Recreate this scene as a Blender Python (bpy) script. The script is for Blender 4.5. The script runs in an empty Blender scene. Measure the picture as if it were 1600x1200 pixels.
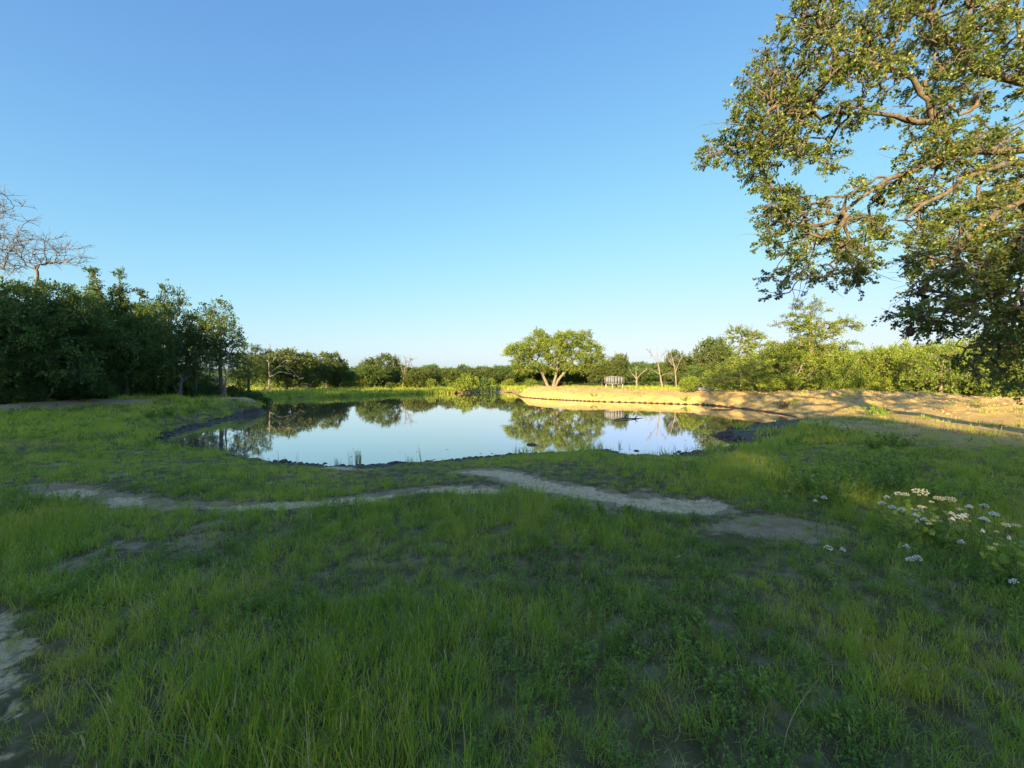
import bpy, math, random
import numpy as np
from mathutils import Vector

# ------------------------------------------------------------------ camera, light
C = bpy.context.scene.collection
scene = bpy.context.scene
FPX = 622.0          # focal length in pixels of the 1600 px wide picture
HOR = 590.0          # pixel row of the horizon
CAMZ = 1.65
cd = bpy.data.cameras.new('camera'); cam = bpy.data.objects.new('camera', cd); C.objects.link(cam)
cd.sensor_width = 36; cd.lens = FPX/1600*36; cd.clip_start = 0.05; cd.clip_end = 6000
cam.location = (0, 0, CAMZ)
cam.rotation_euler = (math.radians(90-math.degrees(math.atan((600-HOR)/FPX))), 0, 0)
scene.camera = cam

SUN_EL = math.radians(14.0)
SUN_AZ = math.radians(24.0)          # the light travels towards +Y, turned this much to +X
w = bpy.data.worlds.new('World'); scene.world = w; w.use_nodes = True
nt = w.node_tree; nt.nodes.clear()
sky = nt.nodes.new('ShaderNodeTexSky'); sky.sky_type = 'NISHITA'; sky.sun_disc = False
sky.sun_elevation = SUN_EL
sky.sun_rotation = math.pi + SUN_AZ     # sun stands behind the camera, a little to the left
sky.altitude = 200; sky.air_density = 1.0; sky.dust_density = 1.8; sky.ozone_density = 5.4
SKY_S = 0.101; EXPO = 2.2; K = SKY_S*2**EXPO
bg = nt.nodes.new('ShaderNodeBackground'); bg.inputs[1].default_value = SKY_S
out = nt.nodes.new('ShaderNodeOutputWorld')
# film-like shoulder, the same for the whole sky: y = x / (1+x^3)^(1/3) in displayed units
sep = nt.nodes.new('ShaderNodeSeparateColor'); comb = nt.nodes.new('ShaderNodeCombineColor'); nt.links.new(sky.outputs[0], sep.inputs[0])
def wm(op, a, b):
    n = nt.nodes.new('ShaderNodeMath'); n.operation = op
    for i, v in enumerate((a, b)):
        if isinstance(v, (int, float)): n.inputs[i].default_value = v
        else: nt.links.new(v, n.inputs[i])
    return n.outputs[0]
for i, lim in enumerate((1.15, 1.05, 1.08)):
    x = wm('MULTIPLY', sep.outputs[i], K); d = wm('POWER', wm('ADD', wm('POWER', wm('MULTIPLY', x, 1/lim), 3.0), 1.0), 1/3)
    glow = wm('MULTIPLY', wm('MAXIMUM', wm('SUBTRACT', x, 2.4), 0.0), 1/K)      # the bright air round the sun keeps its strength
    nt.links.new(wm('ADD', wm('DIVIDE', sep.outputs[i], d), glow), comb.inputs[i])
nt.links.new(comb.outputs[0], bg.inputs[0]); nt.links.new(bg.outputs[0], out.inputs[0])
sl = bpy.data.lights.new('sun', 'SUN'); sl.energy = 3.7; sl.angle = math.radians(0.6); sl.color = (1.0, 0.72, 0.34)
so = bpy.data.objects.new('sun', sl); C.objects.link(so)
ldir = Vector((math.sin(SUN_AZ)*math.cos(SUN_EL), math.cos(SUN_AZ)*math.cos(SUN_EL), -math.sin(SUN_EL)))
so.rotation_euler = ldir.to_track_quat('-Z', 'Y').to_euler(); so.location = (-20, -40, 20)
scene.view_settings.view_transform = 'Standard'; scene.view_settings.look = 'None'
scene.view_settings.exposure = EXPO; scene.view_settings.gamma = 1.0
scene.view_settings.use_curve_mapping = False
scene.render.engine = 'CYCLES'
scene.cycles.max_bounces = 9; scene.cycles.diffuse_bounces = 6; scene.cycles.transmission_bounces = 8
scene.cycles.glossy_bounces = 3; scene.cycles.transparent_max_bounces = 6

# ------------------------------------------------------------------ helpers
def at(px, py, D):
    """real place of something seen at a pixel of the photo, D metres in front"""
    return np.array([(px-800)/FPX*D, D, CAMZ+(HOR-py)/FPX*D])
def on_level(px, py, z):
    D = (CAMZ-z)*FPX/(py-HOR)
    return np.array([(px-800)/FPX*D, D])

_rng = np.random.default_rng(7)
_TAB = _rng.random((256, 256))
def vnoise(x, y, s, off=0):
    x = np.asarray(x)/s+off*17.31+1000.; y = np.asarray(y)/s+off*9.77+1000.
    xi = np.floor(x).astype(int); yi = np.floor(y).astype(int)
    fx = x-xi; fy = y-yi; fx = fx*fx*(3-2*fx); fy = fy*fy*(3-2*fy)
    a = _TAB[xi % 256, yi % 256]; b = _TAB[(xi+1) % 256, yi % 256]
    c = _TAB[xi % 256, (yi+1) % 256]; d = _TAB[(xi+1) % 256, (yi+1) % 256]
    return (a*(1-fx)+b*fx)*(1-fy)+(c*(1-fx)+d*fx)*fy
def fbm(x, y, s, o=3, off=0):
    r = 0; a = 1; t = 0
    for k in range(o):
        r = r+a*vnoise(x, y, s/2**k, off+k*3); t += a; a *= .5
    return r/t-.5
def sstep(a, b, x):
    t = np.clip((np.asarray(x, float)-a)/(b-a), 0, 1); return t*t*(3-2*t)
def seg_dist(x, y, pts, closed=False):
    """distance to a polyline and the running parameter of the nearest point"""
    n = len(pts); best = np.full(np.shape(x), 1e9); par = np.zeros(np.shape(x))
    for i in range(n if closed else n-1):
        ax, ay = pts[i][:2]; bx, by = pts[(i+1) % n][:2]
        dx, dy = bx-ax, by-ay; L = dx*dx+dy*dy+1e-12
        t = np.clip(((x-ax)*dx+(y-ay)*dy)/L, 0, 1)
        d = np.hypot(x-(ax+t*dx), y-(ay+t*dy))
        m = d < best; best = np.where(m, d, best); par = np.where(m, i+t, par)
    return best, par
def inside(x, y, pts):
    r = np.zeros(np.shape(x), bool); n = len(pts)
    for i in range(n):
        x1, y1 = pts[i][:2]; x2, y2 = pts[(i+1) % n][:2]
        if y1 == y2: continue
        c = ((y1 > y) != (y2 > y)) & (x < (x2-x1)*(y-y1)/(y2-y1)+x1); r ^= c
    return r

def tag(o, label=None, cat=None, group=None, kind=None):
    if label: o['label'] = label
    if cat: o['category'] = cat
    if group: o['group'] = group
    if kind: o['kind'] = kind
    return o
def mesh_np(name, V, tris=None, quads=None, mats=(), midx_t=None, midx_q=None, smooth=False):
    m = bpy.data.meshes.new(name); V = np.asarray(V, np.float32).reshape(-1, 3)
    T = np.zeros((0, 3), int) if tris is None else np.asarray(tris, int).reshape(-1, 3)
    Q = np.zeros((0, 4), int) if quads is None else np.asarray(quads, int).reshape(-1, 4)
    m.vertices.add(len(V)); m.vertices.foreach_set('co', V.ravel())
    m.loops.add(3*len(T)+4*len(Q)); m.loops.foreach_set('vertex_index', np.concatenate([T.ravel(), Q.ravel()]).astype(np.int32))
    m.polygons.add(len(T)+len(Q))
    st = np.concatenate([np.arange(len(T))*3, 3*len(T)+np.arange(len(Q))*4]).astype(np.int32)
    m.polygons.foreach_set('loop_start', st)
    mi = np.zeros(len(T)+len(Q), np.int32)
    if midx_t is not None: mi[:len(T)] = midx_t
    if midx_q is not None: mi[len(T):] = midx_q
    m.polygons.foreach_set('material_index', mi)
    if smooth: m.polygons.foreach_set('use_smooth', np.ones(len(T)+len(Q), bool))
    for a in mats: m.materials.append(a)
    m.update(calc_edges=True); return m
def obj(name, mesh, parent=None, loc=None):
    o = bpy.data.objects.new(name, mesh); C.objects.link(o)
    if parent is not None: o.parent = parent
    if loc is not None: o.location = loc
    return o
def empty(name, loc, rz=0.0):
    o = bpy.data.objects.new(name, None); C.objects.link(o); o.empty_display_size = .2
    o.location = loc; o.rotation_euler = (0, 0, rz); return o
class MB:
    """collects pieces of one mesh"""
    def __init__(s): s.v = []; s.t = []; s.q = []; s.n = 0
    def add(s, V, T=None, Q=None):
        V = np.asarray(V, float).reshape(-1, 3)
        if T is not None: s.t.append(np.asarray(T, int).reshape(-1, 3)+s.n)
        if Q is not None: s.q.append(np.asarray(Q, int).reshape(-1, 4)+s.n)
        s.v.append(V); s.n += len(V)
    def tubes(s, P, R, sides=5):
        V, Q = tubes(P, R, sides); s.add(V, Q=Q)
    def box(s, c, h, rot=None):
        V = np.array([[x, y, z] for x in (-1, 1) for y in (-1, 1) for z in (-1, 1)], float)*np.array(h)
        if rot is not None: V = V@np.asarray(rot).T
        s.add(V+np.array(c), Q=[[0, 1, 3, 2], [4, 6, 7, 5], [0, 4, 5, 1], [2, 3, 7, 6], [0, 2, 6, 4], [1, 5, 7, 3]])
    def mesh(s, name, mats, smooth=False):
        return mesh_np(name, np.concatenate(s.v), np.concatenate(s.t) if s.t else None, np.concatenate(s.q) if s.q else None, mats, smooth=smooth)
def tubes(P, R, sides=5):
    P = np.asarray(P, float); R = np.asarray(R, float)
    if P.ndim == 2: P = P[None]; R = R[None]
    n, k, _ = P.shape
    T = np.gradient(P, axis=1); T /= np.linalg.norm(T, axis=2, keepdims=True)+1e-9
    mean = P[:, -1]-P[:, 0]; mean /= np.linalg.norm(mean, axis=1, keepdims=True)+1e-9
    ref = np.where(np.abs(mean[:, 2:3]) > .8, np.array([[1., 0, 0]]), np.array([[0, 0, 1.]]))[:, None, :]
    A = np.cross(T, np.broadcast_to(ref, T.shape)); A /= np.linalg.norm(A, axis=2, keepdims=True)+1e-9
    B = np.cross(T, A)
    th = np.arange(sides)*2*math.pi/sides
    V = P[:, :, None, :]+R[:, :, None, None]*(A[:, :, None, :]*np.cos(th)[None, None, :, None]+B[:, :, None, :]*np.sin(th)[None, None, :, None])
    V = V.reshape(-1, 3)
    i = np.arange(n)[:, None, None]*k*sides; j = np.arange(k-1)[None, :, None]*sides; s = np.arange(sides)[None, None, :]; s2 = (s+1) % sides
    Q = np.stack([i+j+s, i+j+s2, i+j+sides+s2, i+j+sides+s], -1).reshape(-1, 4)
    return V, Q
def unit(a): return a/(np.linalg.norm(a, axis=-1, keepdims=True)+1e-9)
def resample(pts, k):
    pts = np.asarray(pts, float); d = np.r_[0, np.cumsum(np.linalg.norm(np.diff(pts, axis=0), axis=1))]
    t = np.linspace(0, d[-1], k); return np.stack([np.interp(t, d, pts[:, i]) for i in range(3)], 1)
def smooth_path(pts, k):
    p = resample(pts, k)
    for _ in range(2): p[1:-1] = (p[:-2]+2*p[1:-1]+p[2:])/4
    return p

# ------------------------------------------------------------------ materials
class NT:
    def __init__(s, name):
        s.m = bpy.data.materials.new(name); s.m.use_nodes = True; s.t = s.m.node_tree; s.t.nodes.clear()
        s.out = s.n('ShaderNodeOutputMaterial')
    def n(s, t, **k):
        a = s.t.nodes.new(t)
        for x, v in k.items(): setattr(a, x, v)
        return a
    def l(s, a, b): s.t.links.new(a, b)
    def val(s, x, inp):
        if isinstance(x, (int, float)): inp.default_value = x
        elif isinstance(x, tuple): inp.default_value = (*x, 1) if len(x) == 3 else x
        else: s.l(x, inp)
    def noise(s, scale, detail=3, rough=.55, vec=None, lac=2):
        a = s.n('ShaderNodeTexNoise'); a.inputs['Scale'].default_value = scale; a.inputs['Detail'].default_value = detail; a.inputs['Roughness'].default_value = rough
        if vec is not None: s.l(vec, a.inputs['Vector'])
        return a.outputs['Fac']
    def ramp(s, fac, stops):
        a = s.n('ShaderNodeValToRGB'); e = a.color_ramp.elements
        while len(e) < len(stops): e.new(.5)
        for i, (p, c) in enumerate(stops):
            e[i].position = p; e[i].color = (*c, 1) if isinstance(c, tuple) else (c, c, c, 1)
        s.l(fac, a.inputs[0]); return a.outputs[0]
    def mix(s, f, a, b, mode='MIX'):
        x = s.n('ShaderNodeMix'); x.data_type = 'RGBA'; x.blend_type = mode
        s.val(f, x.inputs[0]); s.val(a, x.inputs[6]); s.val(b, x.inputs[7]); return x.outputs[2]
    def math(s, op, a, b=0.0):
        x = s.n('ShaderNodeMath'); x.operation = op; s.val(a, x.inputs[0]); s.val(b, x.inputs[1]); return x.outputs[0]
    def attr(s, name):
        a = s.n('ShaderNodeAttribute'); a.attribute_name = name; return a.outputs['Fac']
    def pos(s): return s.n('ShaderNodeNewGeometry').outputs['Position']
    def objco(s): return s.n('ShaderNodeTexCoord').outputs['Object']
    def bump(s, h, strength=.5, dist=.02):
        b = s.n('ShaderNodeBump'); b.inputs['Strength'].default_value = strength; b.inputs['Distance'].default_value = dist
        s.l(h, b.inputs['Height']); return b.outputs[0]
    def princ(s, col, rough=.8, normal=None, spec=.3, metal=0):
        p = s.n('ShaderNodeBsdfPrincipled'); s.val(col, p.inputs['Base Color']); s.val(rough, p.inputs['Roughness'])
        p.inputs['Specular IOR Level'].default_value = spec; p.inputs['Metallic'].default_value = metal
        if normal is not None: s.l(normal, p.inputs['Normal'])
        return p
    def done(s, sh): s.l(sh, s.out.inputs[0]); return s.m

def leaf_mat(name, c1, c2, c3, trans=.35, rough=.5, patch=0.6, sparse=None):
    """c1..c3: leaf colours, one drawn per leaf, shifted from patch to patch"""
    t = NT(name); g = t.n('ShaderNodeNewGeometry'); oi = t.n('ShaderNodeObjectInfo')
    nz = t.noise(patch, 2, .6, g.outputs['Position'])
    f = t.math('ADD', t.math('MULTIPLY', g.outputs['Random Per Island'], .5), t.math('MULTIPLY', nz, .75))
    f = t.math('ADD', f, t.math('MULTIPLY', t.math('SUBTRACT', oi.outputs['Random'], .5), .25))
    col = t.ramp(f, [(.22, c1), (.58, c2), (.92, c3)])
    if sparse:
        k = t.math('GREATER_THAN', g.outputs['Random Per Island'], .975); col = t.mix(k, col, sparse)
    p = t.princ(col, rough, spec=.35)
    tr = t.n('ShaderNodeBsdfTranslucent'); tc = t.mix(.5, col, (.30, .36, .05), 'MIX'); t.l(tc, tr.inputs[0])
    mx = t.n('ShaderNodeMixShader'); mx.inputs[0].default_value = trans
    t.l(p.outputs[0], mx.inputs[1]); t.l(tr.outputs[0], mx.inputs[2]); return t.done(mx.outputs[0])
def bark_mat(name, a, b, scale=6):
    t = NT(name); co = t.objco(); n1 = t.noise(scale, 5, .65, co); n2 = t.noise(scale*6, 4, .7, co)
    col = t.ramp(t.math('ADD', t.math('MULTIPLY', n1, .6), t.math('MULTIPLY', n2, .4)), [(.32, a), (.66, b)])
    return t.done(t.princ(col, .92, t.bump(n2, .9, .03), .15).outputs[0])

M = {}
M['oak_leaf'] = leaf_mat('oak_leaf', (.050, .090, .022), (.105, .155, .030), (.23, .26, .055), .30, .42, .8, (.34, .25, .04))
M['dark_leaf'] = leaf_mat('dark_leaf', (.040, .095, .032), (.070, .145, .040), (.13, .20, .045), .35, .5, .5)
M['mid_leaf'] = leaf_mat('mid_leaf', (.035, .065, .018), (.070, .110, .024), (.130, .165, .036), .30, .5, .3)
M['bright_leaf'] = leaf_mat('bright_leaf', (.095, .165, .024), (.17, .25, .032), (.27, .33, .045), .38, .5, .35)
M['herb_leaf'] = leaf_mat('herb_leaf', (.12, .23, .06), (.18, .31, .06), (.26, .38, .06), .4, .5, 1.5)
M['brush_leaf'] = leaf_mat('brush_leaf', (.10, .085, .05), (.17, .14, .08), (.26, .21, .12), .2, .7, 1.5)
M['bark'] = bark_mat('bark', (.045, .038, .030), (.16, .13, .10))
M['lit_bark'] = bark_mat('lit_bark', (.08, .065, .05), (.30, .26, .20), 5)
M['oak_bark'] = bark_mat('oak_bark', (.045, .038, .030), (.25, .21, .15), 9)
M['dead_wood'] = bark_mat('dead_wood', (.12, .105, .09), (.31, .28, .24), 5)
M['grey_twig'] = bark_mat('grey_twig', (.09, .08, .075), (.20, .18, .16), 5)

def grass_mat(name, ramp_c, dry=.06):
    t = NT(name); g = t.n('ShaderNodeNewGeometry'); oi = t.n('ShaderNodeObjectInfo')
    big = t.noise(.35, 2, .5, g.outputs['Position']); mid = t.noise(1.7, 3, .6, g.outputs['Position'])
    f = t.math('ADD', t.math('MULTIPLY', big, .45), t.math('MULTIPLY', mid, .55))
    f = t.math('ADD', f, t.math('MULTIPLY', t.math('SUBTRACT', oi.outputs['Random'], .5), .22))
    f = t.math('ADD', f, t.math('MULTIPLY', t.math('SUBTRACT', g.outputs['Random Per Island'], .5), .22))
    col = t.ramp(f, ramp_c)
    k = t.math('LESS_THAN', t.math('FRACT', t.math('ADD', t.math('MULTIPLY', g.outputs['Random Per Island'], 7.3), oi.outputs['Random'])), dry)
    col = t.mix(k, col, (.55, .50, .28))
    p = t.princ(col, .55, spec=.25)
    tr = t.n('ShaderNodeBsdfTranslucent'); t.l(t.mix(.4, col, (.45, .55, .05)), tr.inputs[0])
    mx = t.n('ShaderNodeMixShader'); mx.inputs[0].default_value = .45
    t.l(p.outputs[0], mx.inputs[1]); t.l(tr.outputs[0], mx.inputs[2]); return t.done(mx.outputs[0])
M['grass'] = grass_mat('grass', [(.26, (.16, .32, .070)), (.40, (.25, .41, .048)), (.50, (.34, .46, .042)), (.60, (.45, .48, .065)), (.72, (.52, .46, .13))], .08)
M['light_grass'] = grass_mat('light_grass', [(.26, (.27, .42, .060)), (.42, (.40, .52, .050)), (.56, (.50, .56, .055)), (.70, (.58, .55, .11))], .08)
M['dry_grass'] = grass_mat('dry_grass', [(.3, (.14, .13, .06)), (.5, (.22, .20, .08)), (.7, (.34, .29, .14))], .3)
M['reed'] = grass_mat('reed', [(.3, (.020, .055, .014)), (.5, (.035, .08, .018)), (.7, (.07, .11, .025))], .05)

def plain(name, col, rough=.6, spec=.3, var=.25, scale=20, metal=0):
    t = NT(name); n = t.noise(scale, 4, .6, t.objco())
    c = t.ramp(n, [(.3, tuple(x*(1-var) for x in col)), (.7, tuple(min(1, x*(1+var)) for x in col))])
    return t.done(t.princ(c, rough, t.bump(n, .3, .01), spec, metal).outputs[0])
M['petal_white'] = plain('petal_white', (.66, .66, .62), .7, .2, .06, 60)
M['petal_cream'] = plain('petal_cream', (.62, .62, .42), .7, .2, .15, 60)
M['petal_yellow'] = plain('petal_yellow', (.85, .55, .03), .6, .2, .1, 60)
M['stem_green'] = plain('stem_green', (.12, .19, .06), .6, .2, .2, 30)
M['galvanised'] = plain('galvanised', (.16, .172, .19), .6, .4, .3, 3, 0)
M['wet_log'] = plain('wet_log', (.035, .035, .034), .45, .5, .4, 8)
M['clod'] = plain('clod', (.065, .045, .034), .7, .35, .5, 12)
M['board_grey'] = plain('board_grey', (.34, .31, .28), .85, .2, .3, 9)
M['dark_tin'] = plain('dark_tin', (.055, .030, .026), .6, .4, .5, 14)

# ------------------------------------------------------------------ ground: shape and masks
WZ = -0.65
PPX = [(250,686),(262,703),(300,711),(350,716),(420,722),(504,731),(540,730),(585,733),(616,729),(660,726),(704,724),(766,717),(822,713),(885,710),(947,706),
       (985,714),(1041,716),(1072,711),(1097,707),(1141,703),(1163,697),(1141,690),(1118,681),(1154,675),(1147,669),(1197,664),(1228,660),(1258,655),(1213,646),(1176,641),
       (1104,633),(1010,630),(916,627),(854,624),(816,621),(806,617),(800,613.5),(760,613),(704,615),(641,617),(579,620),(507,622),(440,624),(385,627),(372,631),(392,638),(412,644),(372,651),(320,664),(270,676)]
POND = [tuple(on_level(a, b, WZ)) for a, b in PPX]
CREST = [(3.9, 49.5, .62), (7.2, 45, .62), (13, 41, .42), (18.5, 38, .42), (20.5, 31.5, .62), (22, 27.5, .88), (23.2, 24, .72), (24.6, 21.8, .68), (26.5, 20, .60), (33, 17, .55), (46, 12, .55)]
def poly_px(l, z=-.15): return [tuple(on_level(a, b, z)) for a, b in l]
PATH1 = poly_px([(742,748),(775,755),(806,766),(830,777),(870,786),(920,794),(975,803),(1050,814),(1105,818)], -.2)
PATH2 = poly_px([(48,771),(110,779),(160,790),(215,800),(280,806),(350,808),(420,807),(470,802),(530,795),(590,790),(640,781),(700,776),(760,778)], -.13)
PATH3 = poly_px([(-150,880),(-100,960),(-75,1030),(-40,1120),(-10,1190),(10,1300)], 0.0)
DELTA = poly_px([(1118,681),(1150,671),(1200,662),(1250,664),(1245,690),(1225,700),(1160,702)], WZ+.03)
BANKL = [on_level(-100,655,-.05), on_level(120,634,0), on_level(240,632,0), on_level(330,630,0), on_level(385,634,-.25)]

def shore(x, y):
    d, _ = seg_dist(x, y, POND, True); s = np.where(inside(x, y, POND), -d, d)
    near = sstep(70, 15, y)
    return s+near*(.45*fbm(x, y, .9, 3, 5)+.18*sstep(24, 17, y)*fbm(x, y, .25, 2, 9)+.5*sstep(24, 34, y)*fbm(x, y, 2.5, 2, 8))
def terrain(x, y, full=False):
    x = np.asarray(x, float); y = np.asarray(y, float)
    s = shore(x, y)
    L = 5.5-3.2*sstep(-4, -11, x)*sstep(8, 13, y)-3.2*sstep(20, 32, y)
    rise = 1-(1-np.clip(s/L, 0, 1))**2.2
    far = sstep(45, 60, y)*sstep(14, 2, x)
    top = -.30*far
    z = WZ+(top-WZ)*rise
    z = np.where(s < 0, WZ+np.maximum(s*.35, -1.1), z)
    # small roll of the meadow
    roll = sstep(.3, 3, s)*(.16*fbm(x, y, 5, 3, 1)+.05*fbm(x, y, 1.1, 2, 2)+.02*fbm(x, y, .35, 2, 4))
    z = z+roll*sstep(1000, 100, y)
    # beaten earth berm
    cd_, cp = seg_dist(x, y, CREST); hh = np.interp(cp, np.arange(len(CREST)), [c[2] for c in CREST])
    cx = np.interp(cp, np.arange(len(CREST)), [c[0] for c in CREST]); cy = np.interp(cp, np.arange(len(CREST)), [c[1] for c in CREST])
    front = (y < cy)
    wd = np.where(front, 2.9+3.4*sstep(5, 8, cp), 2.7)
    prof = np.exp(-(cd_/wd)**2.4)
    lump = 1+.30*fbm(x, y, 4.0, 3, 12)+.26*fbm(x, y, 1.2, 3, 14)+.24*fbm(x, y, .45, 2, 15)-.22*sstep(.08, .0, np.abs(fbm(x+.4*y, y, 1.7, 3, 17)))
    z = z+(hh-z)*prof*sstep(-.25, 1.2, s)*lump
    # low bank at the left
    bd, _ = seg_dist(x, y, BANKL); z = z+.34*np.exp(-(bd/1.5)**2)*sstep(0, 1, s)*(1+.8*fbm(x, y, 1.3, 3, 20))
    # paths are trodden a few centimetres in
    p1, _ = seg_dist(x, y, PATH1); p2, _ = seg_dist(x, y, PATH2); p3, _ = seg_dist(x, y, PATH3)
    wob = .22*fbm(x, y, .6, 3, 31)+.10*fbm(x, y, .16, 2, 33)
    e1 = sstep(.25, .08, p1+wob*2.3-.13*sstep(8.5, 5, y)); e2 = sstep(.18, .03, p2+wob*2.8+.5*np.maximum(0, fbm(x, y, .8, 2, 37))); e3 = sstep(.30, .02, p3+wob*2.6)*.62
    path = np.maximum(np.maximum(e1, e2), e3)
    z = z-.05*path
    # cloddy shore
    mudw = (1.05+1.2*np.maximum(0, fbm(x, y, 2.2, 2, 41)))*(1-.75*sstep(-5, -9, x))
    mud = sstep(mudw, mudw*.45, s)*np.maximum(sstep(17, 14.5, y), sstep(-8, -10, x))*sstep(42, 25, y)*sstep(-1.5, -.6, s+0*x)
    mud = np.maximum(mud, inside(x, y, DELTA)*1.0)
    mud = np.maximum(mud, sstep(.18, .06, s)*sstep(18, 26, y)*.9)
    z = z+mud*sstep(-.3, .1, s)*(.10*fbm(x, y, .28, 2, 44)+.045)*sstep(40, 20, y)
    # far ridges
    r1 = 15.5+2.0*fbm(x, y, 160, 3, 51)+13*np.exp(-((x-330)/170.)**2)
    z = z+sstep(260, 640, y)*(r1-z)*1.0+sstep(300, 700, y)*(3.0*fbm(x, y, 30, 3, 53))
    z = z-sstep(100, 260, y)*sstep(400, 260, y)*1.0
    if not full: return z
    sand = np.exp(-(cd_/(np.where(front, wd*1.75, wd)))**5)*sstep(-.3, .1, s)*sstep(.5, 1.0, cp+ (y>0))
    sand = np.maximum(sstep(.10, .42, sand+.25*fbm(x, y, 1.5, 3, 61)*(sand > .03)), 0)
    apron = sstep(7.6, 10.5, y+1.6*fbm(x, y, 1.6, 3, 63))*sstep(9.0, 12.5, x+2.2*fbm(x, y, 1.4, 3, 64))*sstep(27, 22, y)
    sand = np.maximum(sand, apron*.95)
    bank = np.exp(-(bd/1.7)**4)*sstep(-.16, .04, fbm(x, y, 2.0, 3, 71)+.05)*1.0
    patch = np.maximum(sstep(.15, .28, fbm(x, y, 2.6, 4, 81))*.30, sstep(.20, .30, fbm(x, y, .9, 3, 86))*.6)*sstep(14, 9, y)
    bare = sstep(.55, .2, np.hypot((x+3.5)/1.6, (y-9.0)/.9)+.5*fbm(x, y, .7, 2, 83))
    redpatch = sstep(1.0, .5, np.hypot((x-2.9)/1.0, (y-4.3)/.6)+.6*fbm(x, y, .7, 3, 85))*.75
    return z, s, dict(sand=sand, mud=mud, path=np.maximum(path, bare), dirt=np.maximum.reduce([sstep(1.9, .6, s+1.2*fbm(x, y, 3, 2, 90))*sstep(40, 46, y)*(x < 5)*.95, patch, redpatch, bank, sstep(.62, .2, p1+wob)*.8, sstep(.42, .1, p2+wob)*.8]), water=(s < 0)*1.0)

def axis(segs):
    a = []
    for lo, hi, step in segs: a += list(np.arange(lo, hi, step))
    return np.array(a)
xr = axis([(0, 9, .13), (9, 18, .17), (18, 34, .3), (34, 60, .8), (60, 200, 5), (200, 900, 30), (900, 3001, 300)])
gx = np.r_[-xr[:0:-1], xr]
gy = np.r_[axis([(-60, -10, 4), (-10, 0, .8)]), axis([(0, 14, .10), (14, 26, .16), (26, 52, .30), (52, 110, 1.0), (110, 300, 6), (300, 900, 15), (900, 3601, 300)])]
GX, GY = np.meshgrid(gx, gy, indexing='ij')
GZ, GS, MASK = terrain(GX, GY, True)
nx, ny = GX.shape
ii, jj = np.meshgrid(np.arange(nx-1), np.arange(ny-1), indexing='ij')
quads = np.stack([ii*ny+jj, (ii+1)*ny+jj, (ii+1)*ny+jj+1, ii*ny+jj+1], -1).reshape(-1, 4)
Vall = np.stack([GX, GY, GZ], -1).reshape(-1, 3)
tu = np.zeros_like(Vall).reshape(nx, ny, 3)
gu = np.stack([np.gradient(GX, axis=0), np.gradient(GY, axis=0)*0, np.gradient(GZ, axis=0)], -1)
gv = np.stack([np.gradient(GX, axis=1)*0, np.gradient(GY, axis=1), np.gradient(GZ, axis=1)], -1)
NRM = unit(np.cross(gu, gv)).reshape(-1, 3)

def ground_material():
    t = NT('ground'); P = t.pos()
    big = t.noise(.8, 3, .6, P); mid = t.noise(5, 4, .65, P); fine = t.noise(38, 4, .7, P); vfine = t.noise(160, 3, .7, P)
    under = t.ramp(mid, [(.3, (.075, .068, .026)), (.5, (.135, .118, .050)), (.72, (.30, .25, .14))])
    # far away the ground is scrub green
    dirt = t.ramp(t.math('ADD', t.math('MULTIPLY', mid, .5), t.math('MULTIPLY', fine, .5)), [(.3, (.19, .135, .08)), (.5, (.34, .25, .15)), (.7, (.50, .39, .25))])
    path = t.ramp(t.math('ADD', t.math('MULTIPLY', mid, .4), t.math('MULTIPLY', fine, .6)), [(.30, (.28, .19, .10)), (.43, (.60, .45, .26)), (.65, (.80, .63, .40))])
    sand = t.ramp(t.math('ADD', t.math('MULTIPLY', big, .5), t.math('MULTIPLY', fine, .5)), [(.30, (.27, .18, .070)), (.46, (.46, .325, .120)), (.66, (.60, .45, .18))])
    mud = t.ramp(fine, [(.3, (.018, .013, .010)), (.6, (.065, .045, .034)), (.8, (.13, .095, .075))])
    jit = t.math('MULTIPLY', t.math('SUBTRACT', t.noise(9, 4, .75, P), .5), 1.35)
    def edge(name):
        a = t.math('ADD', t.attr(name), jit); r = t.n('ShaderNodeMapRange'); r.interpolation_type = 'SMOOTHSTEP'
        t.l(a, r.inputs[0]); r.inputs[1].default_value = .38; r.inputs[2].default_value = .62; return r.outputs[0]
    col = t.mix(edge('m_dirt'), under, dirt); col = t.mix(edge('m_sand'), col, sand); col = t.mix(edge('m_path'), col, t.mix(t.ramp(t.noise(14, 5, .8, P), [(.50, 0.0), (.60, .75)]), path, dirt)); col = t.mix(edge('m_mud'), col, mud)
    rg = t.n('ShaderNodeMapRange'); t.l(t.attr('m_mud'), rg.inputs[0]); rg.inputs[3].default_value = .95; rg.inputs[4].default_value = .55
    h = t.math('ADD', t.math('MULTIPLY', fine, .5), t.math('ADD', t.math('MULTIPLY', mid, 1.2), t.math('MULTIPLY', vfine, .2)))
    return t.done(t.princ(col, rg.outputs[0], t.bump(h, .8, .06), .25).outputs[0])
M['ground'] = ground_material()
def wood_floor():
    t = NT('wooded_hills'); P = t.pos(); v = t.n('ShaderNodeTexVoronoi'); v.inputs['Scale'].default_value = .16; t.l(P, v.inputs['Vector'])
    n = t.noise(.05, 4, .6, P)
    c = t.ramp(t.math('ADD', t.math('MULTIPLY', v.outputs['Distance'], .5), t.math('MULTIPLY', n, .5)), [(.2, (.10, .14, .045)), (.6, (.06, .095, .035))])
    return t.done(t.princ(c, .95, t.bump(v.outputs['Distance'], 1, 3), .1).outputs[0])
M['hills'] = wood_floor()

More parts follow.
